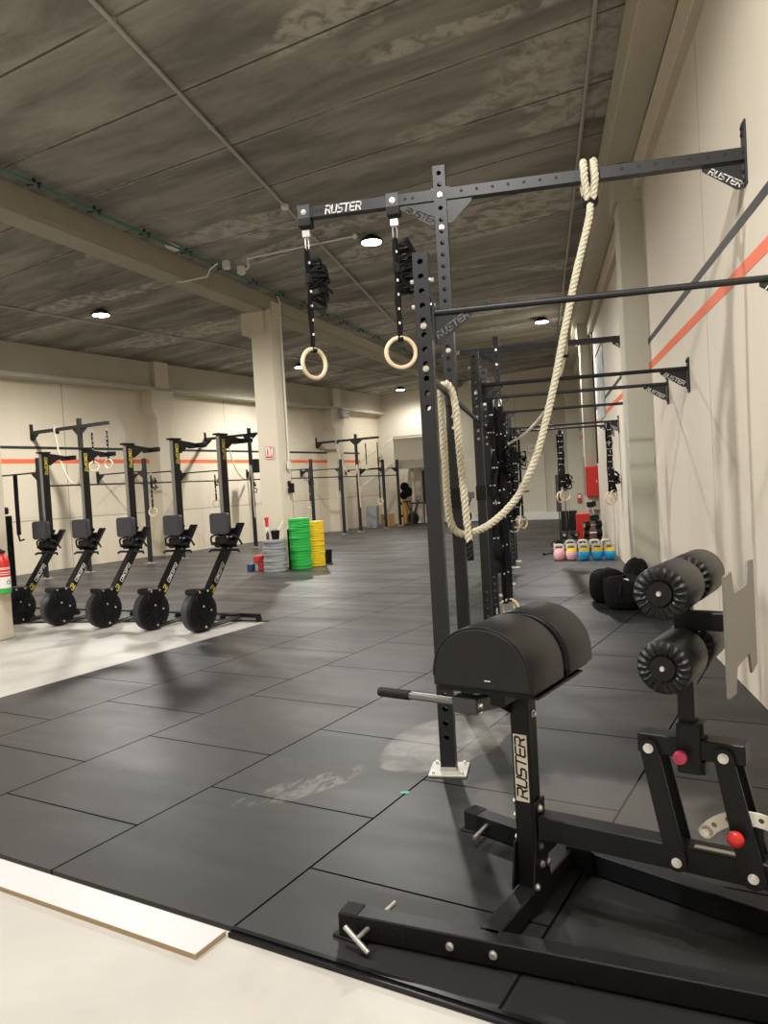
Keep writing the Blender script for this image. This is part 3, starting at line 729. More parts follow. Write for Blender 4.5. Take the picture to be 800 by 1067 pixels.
rope_mesh(mb, [V(p)-org for p in ((.40, 11.2, 3.25), (.33, 11.2, 2.98), (.09, 11.2, 2.5), (-.15, 11.15, 2.22), (-.40, 11.1, 2.06), (-.53, 11.0, 2.02), (-.60, 10.95, 2.10), (-.64, 10.95, 1.9), (-.63, 10.95, 1.3))], .02, .12, .03, 5)
mb.build('rope', M['rope'], r); m2.build('leather_collar', M['rubbercap'], r)
# ropes and rings on the left rig
for k, (v, lab, mt) in enumerate(((11.5, 'pale rope hanging from the left rig beam behind the rowing machines', 'rope'), (17.3, 'dark rope hanging from the left rig beam beside the column', 'rope'), (23.05, 'rope hanging from the far left rig beam beyond the column', 'rope'))):
    o_ = thing('climbing_rope', lab, 'rope', LW(-15.3, v, 3.27), LROT)
    mb = MB(); mb.torus((0, 0, 0), (1, 0, 0), .06, .022, 14, 8)
    mb.path(catmull([(0, -.05, -.04), (.08, -.06, -.35), (.2, -.08, -.75), (.42, -.1, -1.12), (.62, -.12, -1.27), (.80, -.12, -1.25), (.86, -.12, -.9), (.90, -.12, -1.0), (.91, -.12, -1.5), (.93, -.12, -2.4)], .06), .021, 7)
    mb.build('rope', M[mt], o_); mb = MB(); mb.box((0, 0, -.05), (.1, .1, .08), bev=.01); mb.build('leather_collar', M['rubbercap'], o_)
for k, (u, v, zt, zr, lab, yaw) in enumerate(((-13.62, 11.5, 3.2, 2.38, 'ring at the tip of the first left rig beam', .2), (-14.1, 11.5, 3.2, 2.36, 'ring close to the first tall upright of the left rig', 1.0),
        (-13.62, 17.3, 3.2, 2.3, 'ring at the tip of the left rig beam beside the column', .3),
        (-13.62, 23.05, 3.2, 1.05, 'ring hung low from the tip of the far left rig beam', .3), (-14.1, 23.05, 3.2, 2.3, 'ring close to the far tall upright of the left rig', .8),
        (-14.9, 16.2, 2.24, 1.35, 'ring with bunched strap between the fourth and fifth rowing machines', .4), (-14.3, 13.3, 2.24, 1.25, 'ring hung on the upright behind the third rowing machine', .6),
        (-14.6, 17.4, 2.0, 1.25, 'ring bunched on the tall upright beside the column', .9), (-14.6, 20.25, 2.2, 1.1, 'ring bunched on the upright behind the green plates', .5), (-14.6, 22.0, 2.2, 1.4, 'ring bunched on the upright beyond the yellow plates', .5))):
    rings(lab, LW(u, v, zt), zr, 0, yaw-R(LA), .3 if zr < 2 else 0, False, 'rings on the left rig', 4)
mb = MB()
for q in (-15.35, -15.28): mb.ribbon([LW(q, 10.4, 2.26), LW(q+.02, 10.38, 1.6), LW(q+.05, 10.36, .95)], (1, .3, 0), .05, .005)
mb.path([LW(-15.3, 10.36, 1.0), LW(-15.25, 10.36, .82), LW(-15.1, 10.36, .85)], .02, 6)
tag(mb.build('strap_bundle', M['web']), 'pair of long dark straps hanging from the left rig behind the first rowing machine', 'straps')
mb = MB(); mb.box((0, 0, 0), (.26, .2, .42), bev=.015); mb.box((0, -.103, 0), (.22, .006, .38)); mb.bar((-.1, .1, 0), (-.35, .35, 0), .04, .04)
tag(mb.build('wall_speaker', M['plastic'], loc=LW(-15.4, 18.6, 2.42), rotz=LROT), 'black loudspeaker on a bracket past the free standing column', 'speaker')
mb = MB(); mb.box((0, 0, 0), (.12, .06, .2), bev=.01); mb.box((0, -.04, -.05), (.16, .05, .1), bev=.01); mb.box((-.03, -.03, .1), (.05, .05, .1))
tag(mb.build('hand_tool', M['plastic'], loc=(-5.12, 15.28, 1.62), rotz=-BR), 'small black handset hung on the side of the free standing column', 'handset')
cg = thing('wire_cage_light', 'pale caged lamp on the far left wall pillar', 'lamp', LW(UW+.5, 24.2, 4.35), LROT)
mb = MB(); mb.box((0, 0, 0), (.14, .3, .3), bev=.02); mb.build('lamp_body', M['smoke'], cg)
mb = MB()
for k in range(6): mb.path([(.12, -.2+.08*k, -.2), (.16, -.2+.08*k, 0), (.12, -.2+.08*k, .2)], .008, 5)
for k in range(4): mb.path([(.14, -.22, -.18+.12*k), (.16, 0, -.18+.12*k), (.14, .22, -.18+.12*k)], .008, 5)
mb.build('wire_guard', M['zinc'], cg)

# ------------------------------------------------------------------ glute ham machine in the foreground
G = thing('glute_ham_bench', 'black glute ham bench with domed pads standing nearest on the tiles', 'bench', (-.569, 2.917, 0), R(-23))
mt = M['black']
for k in (-1, 1):                  # splayed floor runners
    def rp(s): return V((s, k*(.455-.19*s), .048))
    mb = MB(); mb.bar(rp(.05), rp(1.66), .07, .08, bev=.004); rn = mb.build('floor_runner', mt, G)
    for s in (.0, 1.62):
        mb = MB(); mb.bar(rp(s), rp(s+.075), .078, .086, bev=.006)
        d = (rp(1)-rp(0)).normalized()
        for q in range(5): mb.bar(rp(s+.006+q*.013)+V((0, 0, 0)), rp(s+.010+q*.013), .0788, .0868, bev=.001)
        mb.box(rp(s+.03)+V((0, 0, -.043)), (.10, .09, .010), bev=.003); mb.build('end_cap', M['rubbercap'], rn)
    mb = MB(); c0 = rp(.115); mb.cyl(c0+V((0, -.10 if k < 0 else -.15, .0)), c0+V((0, .13 if k < 0 else .06, .012)), .008, 10)
    tdir = V((.75, .0, -.5)).normalized()
    if k < 0: mb.cyl(c0+V((0, -.10 if k < 0 else -.09, 0))-tdir*.055, c0+V((0, -.10 if k < 0 else -.09, 0))+tdir*.055, .009, 10)
    mb.build('locking_pin', M['zinc'], rn)
    for s in (.165, .205, .245) if k < 0 else (.22,):
        mb = MB(); c0 = rp(s)+V((0, -.036, .0)); mb.cyl(c0, c0+V((0, -.0012, 0)), .0085, 10); mb.build('pin_hole', M['rubbercap'], rn)
    for s in ((.40, .54) if k < 0 else (.585,)):
        mb = MB(); c0 = rp(s)+V((0, -.036, 0)); hexbolt(mb, c0, (-.0, -1, 0), .010, .008); mb.build('bolt', M['steel'], rn)
# cross member between the runners with two fixing plates
mb = MB(); mb.bar((.50, -.345, .052), (.50, .345, .052), .07, .072, bev=.004)
mb.box((.56, .30, .055), (.10, .012, .09), bev=.002); cm = mb.build('cross_member', mt, G)
mb = MB(); mb.bar((1.50, -.15, .052), (1.50, .15, .052), .07, .072, bev=.004); mb.build('cross_member', mt, G)
# post with sign
mb = MB(); mb.box((.50, 0, .43), (.07, .07, .70), bev=.004); ps = mb.build('pad_post', mt, G)
mb = MB(); mb.box((.4995, -.0362, .512), (.051, .002, .238), bev=.0008); sp_ = mb.build('name_plate', M['cream'], ps)
mb = MB(); letters(mb, 'RUSTER', (.5175, -.0374, .407), (0, 0, 1), (-1, 0, 0), .036, wide=1.05, th=.19, shear=.2, lift=.0006, gap=.22); o = mb.build('lettering', M['blackgloss'], ps)
for k in (-1, 1):                  # gussets at the foot of the post
    mb = MB(); mb.prism([(-.075, .088), (.075, .088), (.040, .245), (-.040, .245)], (.50, k*.0405 if 0 else 0, 0), (0, 1, 0), (0, 0, 1), (1, 0, 0), k*.036, k*.043); gp = mb.build('gusset_plate', mt, G)
    if k > 0:
        for q, z in ((-.01, .235), (.0, .165), (.055, .15), (-.05, .105)):
            mb = MB(); hexbolt(mb, (.50+.043, q, z), (1, 0, 0), .009, .007); mb.build('bolt', M['steel'], gp)
mb = MB(); hexbolt(mb, (.537, 0, .70), (1, 0, 0), .009, .008); mb.build('bolt', M['steel'], ps)
mb = MB(); hexbolt(mb, (.548, -.01, .37), (1, 0, 0), .010, .008); mb.build('bolt', M['steel'], ps)
for z in (.38, .33, .25):
    mb = MB(); hexbolt(mb, (.463, -.01, z), (-1, 0, 0), .009, .008); mb.build('bolt', M['steel'], ps)
# spine
mb = MB(); mb.bar((.55, 0, .31), (1.62, 0, .31), .075, .08, bev=.004); mb.box((.541, 0, .31), (.010, .085, .17), bev=.002); sn = mb.build('spine_beam', mt, G)
mb = MB(); mb.bar((1.50, 0, .085), (1.50, 0, .275), .06, .06, up=(1, 0, 0), bev=.003); mb.build('rear_post', mt, G)
mb = MB(); mb.box((1.13, -.012, .3505), (.13, .02, .002)); mb.build('scale_plate', M['zinc'], sn)
# top tube on two pairs of swinging plates
mb = MB(); mb.bar((.909, 0, .663), (1.226, 0, .663), .07, .062, bev=.003); tt = mb.build('top_tube', mt, G)
def plate(pts, l, t): 
    mb = MB(); mb.prism(pts, (0, l, 0), (1, 0, 0), (0, 0, 1), (0, -1, 0), -t/2, t/2); return mb
def link_plate(a, b, w0, w1):
    a = V(a); b = V(b); d = (b-a).normalized(); n = V((-d.y, d.x)); P = []
    for i in range(9): an = PI*i/8; P.append(a+n*w0*math.cos(an)-d*w0*math.sin(an))
    for i in range(9): an = PI*i/8; P.append(b-n*w1*math.cos(an)+d*w1*math.sin(an))
    return [(p.x, p.y) for p in P]
L1 = link_plate((.947, .653), (1.018, .303), .028, .030); L2 = link_plate((1.167, .654), (1.236, .305), .028, .036)
for pl, c0, c1 in ((L1, (.947, .653), (1.018, .303)), (L2, (1.167, .654), (1.236, .305))):
    for l in (-.046, .046 if pl is L1 else .056):
        th = .030 if (pl is L2 and l > 0) else .008
        o = plate(pl, l, th).build('link_plate', mt, G)
        for c0_ in (c0, c1):
            if l < 0:
                mb = MB(); p = V((c0_[0], l-.004, c0_[1])); mb.cyl(p, p+V((0, -.004, 0)), .0155, 20, smooth=False); mb.cyl(p+V((0, -.004, 0)), p+V((0, -.010, 0)), .0125, 18, .011)
                mb.cyl(p+V((0, -.010, 0)), p+V((0, -.015, 0)), .008, 6, smooth=False); mb.build('pivot_bolt', M['steel'], o)
mb = MB(); mb.prism([(-.028, 0), (.028, 0), (.040, .30), (-.015, .30)], (1.236, 0, .335), (1, 0, 0), (0, 0, 1), (0, 1, 0), -.040, .040); 
# arc plate with holes (annular sector of small segments around round holes)
mb = MB(); c0 = V((1.236, .305)); r0, r1 = .148, .190; aa = [R(142-8*i) for i in range(16)]
def arcp(r, a, y): return V((c0.x+r*math.cos(a), y, c0.y+r*math.sin(a)))
for i in range(15):
    a0, a1 = aa[i], aa[i+1]
    if i % 2 == 1:
        am = (a0+a1)/2; rm = (r0+r1)/2; hr = .009; ring = []; outer = []
        for k in range(8):
            an = 2*PI*k/8; cx, cz = math.cos(an), math.sin(an); m = max(abs(cx), abs(cz))
            ring.append((rm+hr*cz, am+hr*cx/rm)); outer.append((rm+(r1-r0)/2*cz/m, am+(a0-a1)/2*cx/m))
        for y in (-.006, .0):
            P = [arcp(r_, a_, y-.02) for r_, a_ in ring+outer]; mb.add(P, [(k, (k+1) % 8, 8+(k+1) % 8, 8+k) for k in range(8)])
        P = [arcp(r_, a_, y-.02) for y in (-.006, 0) for r_, a_ in ring]; mb.add(P, [(k, (k+1) % 8, 8+(k+1) % 8, 8+k) for k in range(8)])
    else:
        for y in (-.006, .0): mb.add([arcp(r0, a0, y-.02), arcp(r1, a0, y-.02), arcp(r1, a1, y-.02), arcp(r0, a1, y-.02)], [(0, 1, 2, 3)])
    for r_ in (r0, r1): mb.add([arcp(r_, a0, -.026), arcp(r_, a0, -.02), arcp(r_, a1, -.02), arcp(r_, a1, -.026)], [(0, 1, 2, 3)])
mb.cyl(arcp(.169, R(142), -.026), arcp(.169, R(142), -.02), .021, 16); ar = mb.build('adjustment_arc', M['cream'], G)
mb = MB(); p = arcp(.169, R(141), -.026); mb.cyl(p, p+V((0, -.012, 0)), .011, 16); mb.cyl(p+V((0, -.012, 0)), p+V((0, -.016, 0)), .007, 6); mb.build('bolt', M['steel'], ar)
mb = MB(); mb.bar((1.236, -.02, .305), (1.24, -.02, .465), .05, .008, up=(0, 1, 0)); mb.build('arc_bracket', mt, G)
mb = MB(); p = V((1.197, -.05, .428)); mb.cyl(p, p+V((0, -.02, 0)), .010, 12); mb.lathe(p+V((0, -.018, 0)), (0, -1, 0), [(.012, 0), (.022, .004), (.025, .013), (.022, .022), (.013, .028), (.004, .030)], 24)
mb.build('ball_knob', M['red'], G)
# sleeve, roller post, knob
mb = MB(); mb.box((1.066, 0, .665), (.070, .086, .155), bev=.004); mb.box((1.104, 0, .72), (.012, .06, .05), bev=.002); mb.box((1.104, 0, .605), (.012, .06, .04), bev=.002); sl = mb.build('height_sleeve', mt, G)
mb = MB(); p = V((1.048, -.043, .645)); mb.cyl(p, p+V((0, -.018, 0)), .012, 16); mb.build('knob_shaft', M['zinc'], sl)
mb = MB(); q = p+V((0, -.018, 0)); n = 18
mb.lathe(q, (0, -1, 0), [(.017, 0), (.021, .003), (.021, .016), (.018, .020), (.012, .020), (.011, .017), (.004, .017)], n, False); mb.build('pull_knob', M['pinkmetal'], sl)
mb = MB(); mb.box((1.060, 0, .93), (.05, .05, .56), bev=.003); rpo = mb.build('roller_post', mt, G)
mb = MB(); mb.bar((1.08, 0, 1.058), (1.22, 0, 1.058), .05, .055, bev=.003); mb.build('plate_arm', mt, G)
mb = MB()
fp = [(-.225, .895), (-.185, .880), (-.165, .955), (-.01, .955), (.145, .955), (.16, .880), (.225, .880), (.225, 1.222), (.165, 1.222), (.14, 1.160), (-.02, 1.160), (-.165, 1.160), (-.185, 1.218), (-.225, 1.222)]
fp = [(-.225, .886), (-.130, .876), (-.100, .945), (.100, .945), (.130, .876), (.225, .886), (.225, 1.222), (.130, 1.226), (.100, 1.158), (-.100, 1.158), (-.130, 1.226), (-.225, 1.222)]
mb.prism(fp, (1.223, 0, 0), (0, 1, 0), (0, 0, 1), (1, 0, 0), -.004, .004); mb.build('foot_plate', M['greyplate'], G)
# foam ankle rollers: pleated vinyl ends
def roller(l0, l1, s, z, rad, end, both=True):
    mb = MB(); n = 64; seg = []
    def ringp(r, l, pleat=0):
        return [V((s+r*math.cos(2*PI*i/n), l+ls*pleat*(.5-.5*math.cos(20*2*PI*i/n))**.6, z+r*math.sin(2*PI*i/n))) for i in range(n)]
    n = 160; ls = 1 if l1 > l0 else -1
    prof = [(.036, l0+ls*.010, .0), (.042, l0+ls*.004, .004), (.050, l0, .008), (.060, l0+ls*.001, .009), (rad-.010, l0+ls*.005, .008), (rad-.003, l0+ls*.012, .004), (rad, l0+ls*.022, .0), (rad, (l0+l1)/2, 0), (rad, l1-ls*.022, 0), (rad-.003, l1-ls*.012, -.004), (rad-.010, l1-ls*.005, -.008), (.060, l1, -.009), (.036, l1-ls*.01, 0)]
    P = []; 
    for r_, l_, pl in prof: P += ringp(r_, l_, pl)
    F = []
    for k in range(len(prof)-1):
        for i in range(n): F.append((k*n+i, k*n+(i+1) % n, (k+1)*n+(i+1) % n, (k+1)*n+i))
    mb.add(P, F, True); ro = mb.build('ankle_roller', M['vinyl'], G)
    if end:
        mb = MB(); mb.cyl((s, l0+ls*.012, z), (s, l0+ls*.001, z), .035, 28); mb.build('end_disc', M['plastic'], ro)
        mb = MB(); mb.cyl((s, l0+ls*.001, z), (s, l0-ls*.005, z), .008, 14, .006); mb.build('bolt', M['steel'], ro)
    mb = MB(); mb.cyl((s, l0+ls*.011, z), (s, l1-ls*.011, z), .035, 20); mb.build('roller_core', M['plastic'], ro)
for z in (1.176, .963):
    roller(-.265, -.028, 1.060, z, .077, True); roller(.265, .028, 1.060, z, .077, True)
mb = MB(); mb.cyl((1.06, -.03, 1.176), (1.06, .03, 1.176), .014, 12); mb.cyl((1.06, -.03, .963), (1.06, .03, .963), .014, 12); mb.build('roller_axle', M['dkmetal'], G)
# domed pads: half cylinders with soft edges
def dome(l0, l1):
    mb = MB(); s0, s1, z0, zt = .292, .655, .838, 1.048; cx = (s0+s1)/2; hw = (s1-s0)/2; rnd = .012
    def prof(inset):
        P = []; w = hw-inset; zb = z0+inset; 
        P.append((cx-w, zb)); P.append((cx-w, z0+.035))
        for i in range(1, 24):
            a = PI*i/24; P.append((cx-w*math.cos(a), z0+.035+(zt-z0-.035-inset)*math.sin(a)**.92))
        P.append((cx+w, z0+.035)); P.append((cx+w, zb)); return P
    secs = [(l0, rnd), (l0+.004, .004), (l0+rnd, 0), ((l0+l1)/2, 0), (l1-rnd, 0), (l1-.004, .004), (l1, rnd)]
    P = []; n = len(prof(0))
    for l, ins in secs: P += [V((a, l, b)) for a, b in prof(ins)]
    F = []
    for k in range(len(secs)-1):
        for i in range(n): F.append((k*n+i, k*n+(i+1) % n, (k+1)*n+(i+1) % n, (k+1)*n+i))
    mb.add(P, F, True); mb.add(P[:n], [list(range(n))]); mb.add(P[-n:], [list(range(n))])
    o = mb.build('domed_pad', M['vinyl'], G)
    mb = MB(); pr = prof(.003); mb.path([V((a, l0+.003, b)) for a, b in pr[1:-1]], .0022, 6, caps=True); mb.build('piping', M['vinyl'], o)
    mb = MB(); mb.box((cx, (l0+l1)/2, z0-.006), (.33, abs(l1-l0)-.03, .018)); mb.build('pad_board', M['rubbercap'], o)
    return o
d0 = dome(-.255, .020); dome(.062, .30)
mb = MB(); mb.box((.500, -.2555, .872), (.022, .001, .003)); mb.build('care_tag', M['white'], d0)
# carriage under the pads, handles
mb = MB(); mb.bar((.50, -.20, .800), (.50, .26, .800), .06, .05, bev=.003); mb.box((.50, 0, .815), (.30, .40, .008)); mb.prism([(-.17, .775), (-.03, .775), (-.03, .70)], (.465, 0, 0), (0, 1, 0), (0, 0, 1), (1, 0, 0), 0, .006); mb.build('pad_carriage', mt, G)
for k in (-1, 1):
    l = k*.215
    mb = MB(); mb.box((.40, l, .775), (.09, .052, .055), bev=.004); mb.bar((.42, l, .775), (.50, l*.7, .79), .05, .045); hb = mb.build('handle_block', M['darkgrey'], G)
    mb = MB(); mb.cyl((.165, l, .780), (.365, l, .778), .0135, 16); mb.build('handle_bar', M['satin'], hb)
    mb = MB(); mb.lathe((.170, l, .780), (-1, 0, 0), [(.016, 0), (.0175, .003), (.0175, .125), (.016, .132), (.010, .135)], 18); mb.build('grip', M['rubbercap'], hb)
    if k < 0:
        mb = MB(); hexbolt(mb, (.446, l, .775), (1, 0, 0), .010, .010); mb.build('bolt', M['steel'], hb)

# ------------------------------------------------------------------ loose board at the front edge
mb = MB(); mb.box((0, 0, 0), (2.2, .15, .019), bev=.0008); b = mb.build('board', M['melamine'], loc=LW(-1.893-1.1, 1.888, -.0105), rotz=LROT)
tag(b, 'white melamine board lying flat against the front edge of the tiles', 'board')
mb = MB(); mb.box((0, -.0752, 0), (2.198, .001, .0175)); mb.box((1.1002, 0, 0), (.001, .149, .0175)); mb.build('chipboard_edge', M['chip'], b)
mb = MB(); p = LW(-1.886, 3.265, .0012); mb.box((0, 0, 0), (.045, .022, .002)); tag(mb.build('tape_mark', M['teal'], loc=p, rotz=LROT+.5), 'small teal scrap of tape stuck on a tile joint', 'tape')

# ------------------------------------------------------------------ rowing machines stored upright
def rower():
    r = thing('rowing_machine', 'x', 'rowing machine', (0, 0, 0), LROT, 'row of upright rowing machines')
    bk = M['plastic']
    mb = MB(); mb.lathe((-.085, 0, .232), (1, 0, 0), [(.06, 0), (.20, 0), (.226, .02), (.230, .05), (.230, .13), (.222, .155), (.17, .17), (.06, .172)], 32)
    for i in range(16): a = 2*PI*i/16; mb.box((.089, .13*math.cos(a), .232+.13*math.sin(a)), (.012, .12, .012), Matrix.Rotation(a, 3, 'X'))
    fw = mb.build('flywheel_housing', bk, r)
    mb = MB(); mb.lathe((-.082, 0, .232), (1, 0, 0), [(.231, .025), (.233, .03), (.233, .105), (.231, .11)], 32); mb.build('rim_band', M['darkgrey'], fw)
    mb = MB(); mb.box((.005, .02, .40), (.165, .26, .19), Matrix.Rotation(-.1, 3, 'X'), .015); mb.box((.0, -.04, .47), (.19, .16, .06), bev=.012); mb.build('flywheel_bracket', bk, fw)
    for q in ((.098, -.02, .30), (.098, .10, .24), (.098, -.07, .47), (.098, .06, .47), (.095, .0, .06)):
        mb = MB(); hexbolt(mb, q, (1, 0, 0), .009, .006); mb.build('bolt', M['steel'], fw)
    mb = MB(); mb.bar((0, .10, .34), (0, .70, 1.13), .085, .10, bev=.006); fb = mb.build('front_frame', M['blackgloss'], r)
    # print on the camera side of the frame
    d = V((0, .60, .79)).normalized(); up = V((0, -.79, .60)).normalized()
    o0 = V((.0435, .10, .34))+d*.12-up*.018
    mb = MB(); letters(mb, 'CONCEPT2', V((.0432, .10, .34))+d*.26-up*.022, d, up, .044, wide=.7, th=.2, shear=.1, lift=.001, gap=.22); mb.build('lettering', M['white'], fb)
    mb = MB(); letters(mb, 'C2', V((.0432, .10, .34))+d*.13-up*.026, d, up, .055, wide=.75, th=.26, shear=.1, lift=.001, gap=.1); mb.build('logo', M['yellowtext'], fb)
    # front leg lies on the floor
    mb = MB(); mb.cyl((0, .12, .20), (0, .70, .075), .014, 8); mb.cyl((.05, .05, .03), (.03, .70, .06), .016, 8); mb.cyl((-.05, .05, .03), (-.03, .70, .06), .016, 8)
    lg = mb.build('front_leg', M['dkmetal'], r)
    mb = MB(); mb.bar((-.31, .70, .075), (.31, .70, .075), .045, .05, bev=.004); mb.build('leg_crossbar', bk, lg)
    for k in (-1, 1): mb = MB(); mb.box((k*.29, .70, .032), (.05, .07, .062), bev=.008); mb.build('foot', M['rubbercap'], lg)
    # monorail column and rear legs at the top
    mb = MB(); mb.box((0, .55, 1.64), (.07, .10, 1.30), bev=.004); mb.cur = 1; mb.box((0, .497, 1.70), (.052, .006, 1.16), bev=.001)
    rl = mb.build('monorail', [M['blackgloss'], M['greyplate']], r)
    mb = MB(); letters(mb, 'CONCEPT2', (.0352, .535, 2.23), (0, 0, -1), (0, 1, 0), .040, wide=.75, th=.2, shear=.1, lift=.001, gap=.2); mb.build('lettering', M['yellowtext'], rl)
    mb = MB(); mb.box((0, .55, 2.297), (.10, .17, .022), bev=.004)
    mb.prism([(0, 0), (.36, -.045), (.36, -.085), (.18, -.085), (.05, -.17), (0, -.17)], (0, .59, 2.29), (0, 1, 0), (0, 0, 1), (1, 0, 0), -.022, .022)
    ra = mb.build('rear_leg', bk, r)
    mb = MB(); mb.bar((-.15, .95, 2.225), (.15, .95, 2.225), .05, .06, bev=.006); mb.build('leg_crossbar', bk, ra)
    # foot plates, straps, handle, monitor
    for k in (-1, 1):
        mb = MB(); mb.box((k*.11, .60, 1.08), (.12, .03, .32), Matrix.Rotation(-.62, 3, 'X'), .008); mb.box((k*.11, .50, .965), (.12, .09, .03), Matrix.Rotation(-.62, 3, 'X'), .006); ft = mb.build('foot_plate', bk, r)
        mb = MB(); mb.path(catmull([(k*.06, .54, 1.08), (k*.13, .48, 1.08), (k*.21, .50, 1.05), (k*.24, .54, .96)], .03), .012, 6); mb.build('foot_strap', M['web'], ft)
    mb = MB(); mb.cyl((-.21, .50, .90), (.21, .50, .90), .015, 10); mb.box((0, .51, .90), (.10, .06, .05), bev=.01)
    for k in (-1, 1): mb.cyl((k*.21, .50, .90), (k*.24, .48, .88), .013, 8)
    mb.build('handle', bk, r)
    mb = MB(); mb.box((0, .50, 1.02), (.20, .14, .10), bev=.02); mb.build('chain_box', bk, r)
    mb = MB(); mb.cyl((.02, .66, 1.12), (.03, .45, 1.20), .018, 8); am = mb.build('monitor_arm', bk, r)
    mb = MB()
    pr = []
    for cx, cz, a0 in ((.08, .09, 0), (-.08, .09, 90), (-.08, -.09, 180), (.08, -.09, 270)):
        for q in range(5): a = R(a0+22.5*q); pr.append((cx+.035*math.cos(a), cz+.035*math.sin(a)))
    rot = -.45
    mb.prism(pr, (.03, .42, 1.225), (math.cos(.35), math.sin(.35), 0), (0, 0, 1), (math.sin(.35), -math.cos(.35), 0), -.02, .05)
    mb.prism([(a*.86, b_*.86) for a, b_ in pr], (.03, .42, 1.225), (math.cos(.35), math.sin(.35), 0), (0, 0, 1), (math.sin(.35), -math.cos(.35), 0), .05, .058)
    mb.build('monitor', M['darkgrey'], am)
    return r
RW = [(-6.96, 9.03, 'rowing machine stood upright, the one beside the fire extinguisher'), (-6.22, 8.84, 'rowing machine stood upright, second along from the fire extinguisher'),
      (-5.43, 8.615, 'rowing machine stood upright in the middle of the row of five'), (-4.66, 8.39, 'rowing machine stood upright, next to last before the bumper plates'), (-3.95, 8.19, 'rowing machine stood upright at the row end nearest the bumper plates')]
base = rower()
for i, (x, y, lab) in enumerate(RW):
    o = base if i == 0 else copy_tree(base)
    o.location = (x, y, -.02 if y < 9.5 else 0); o['label'] = lab
# black ski machine half hidden at the left edge
k = thing('ski_machine', 'tall black exercise machine half hidden behind the column with the extinguisher', 'exercise machine', (-7.35, 9.25, -.02), LROT)
mb = MB(); mb.box((0, 0, .03), (.5, .6, .06), bev=.01); mb.build('base', M['plastic'], k)
mb = MB(); mb.box((0, .1, .75), (.22, .10, 1.4), bev=.01); mb.box((-.02, .1, 1.52), (.16, .1, .10), bev=.02); mb.build('tower', M['plastic'], k)
mb = MB(); mb.lathe((.0, .0, .90), (0, -1, 0), [(.06, -.05), (.20, -.05), (.22, .0), (.20, .08), (.08, .11)], 24); mb.build('fan_housing', M['blackgloss'], k)
mb = MB(); mb.path(catmull([(-.2, -.12, .55), (-.1, -.15, .95), (.05, -.15, 1.0), (.2, -.1, .75), (.22, -.1, .45)], .04), .02, 6); mb.build('cord', M['web'], k)
mb = MB(); mb.bar((.07, -.08, 1.0), (.10, -.05, 1.78), .05, .03, up=(0, 1, 0)); mb.build('pole', M['blackgloss'], k)
# extinguisher on the near column
q = thing('fire_extinguisher', 'red fire extinguisher with white label and green band on the near left column', 'fire extinguisher', (-6.205, 7.83, .54), -BR)
mb = MB(); mb.lathe((0, 0, 0), (0, 0, 1), [(.060, 0), (.078, .01), (.080, .03), (.080, .36), (.072, .41), (.045, .45), (.028, .47)], 24); mb.build('cylinder', M['red'], q)
mb = MB(); mb.lathe((0, 0, 0), (0, 0, 1), [(.0815, .07), (.0815, .20)], 24); mb.build('label_band', M['white'], q)
mb = MB(); mb.lathe((0, 0, 0), (0, 0, 1), [(.082, .01), (.082, .065)], 24); mb.build('green_band', M['green'], q)
for k_, z_ in enumerate((.225, .25, .285, .30)):
    mb = MB(); mb.lathe((0, 0, 0), (0, 0, 1), [(.0815, z_), (.0815, z_+.008)], 24); mb.build('printed_line', M['white'], q)
mb = MB(); mb.torus((.0815, 0, .135), (1, 0, 0), .022, .003, 18, 6); mb.build('round_mark', M['dkmetal'], q)
mb = MB(); mb.cyl((0, 0, .47), (0, 0, .51), .02, 12); mb.bar((0, .01, .51), (.02, -.11, .55), .02, .012); mb.bar((0, .01, .495), (.02, -.1, .49), .02, .01); mb.cyl((.02, 0, .49), (.045, 0, .49), .018, 12); mb.build('valve', M['dkmetal'], q)
mb = MB(); mb.path(catmull([(0, -.02, .48), (.02, -.08, .46), (.02, -.105, .3), (.0, -.10, .1)], .03), .012, 8); mb.build('hose', M['rubbercap'], q)
mb = MB(); mb.box((-.095, 0, .35), (.035, .05, .2)); mb.build('wall_hook', M['dkmetal'], q)

# ------------------------------------------------------------------ bumper plates by the column
def plate_stack(x, y, n, hgt, rad, mat, colour, jit=.012):
    t = hgt/n; first = None; rnd = random.Random(n)
    for i in range(n):
        lab = '%s bumper plate, %s of the %s stack' % (colour, 'topmost' if i == n-1 else 'bottom one' if i == 0 else ORD[n-1-i]+' from the top', colour)
        loc = (x+rnd.uniform(-jit, jit), y+rnd.uniform(-jit, jit), i*t)
        if first is None:
            g_ = thing('bumper_plate', lab, 'weight plate', loc, 0, '%s bumper plates stacked by the column' % colour)
            mb = MB(); mb.lathe((0, 0, 0), (0, 0, 1), [(.06, .004), (rad*.55, .004), (rad*.62, 0), (rad-.008, 0), (rad, .008), (rad, t-.010), (rad-.008, t-.002), (rad*.62, t-.002), (rad*.55, t-.006), (.06, t-.006)], 32); mb.build('disc', M[mat], g_)
            mb = MB(); mb.lathe((0, 0, 0), (0, 0, 1), [(.026, .002), (.06, .002), (.06, t-.004), (.026, t-.004)], 20); mb.build('hub', M['zinc'], g_)
            first = g_
        else: copy_tree(first, loc, rnd.uniform(0, 3), lab)
plate_stack(-5.22, 14.30, 10, .63, .225, 'greyrub', 'grey', .014)
plate_stack(-4.80, 14.66, 17, 1.01, .215, 'green', 'green', .008)
plate_stack(-4.62, 15.10, 18, .92, .19, 'yellow', 'yellow', .006)
mb = MB(); mb.lathe((0, 0, 0), (0, 0, 1), [(.07, 0), (.09, .16), (.095, .165), (.09, .17), (.08, .16), (.065, .02)], 18); mb.cur = 0
bk_ = mb.build('bucket', M['plastic'], loc=(-5.17, 14.27, .63)); tag(bk_, 'small black tub standing on the grey plates', 'tub')
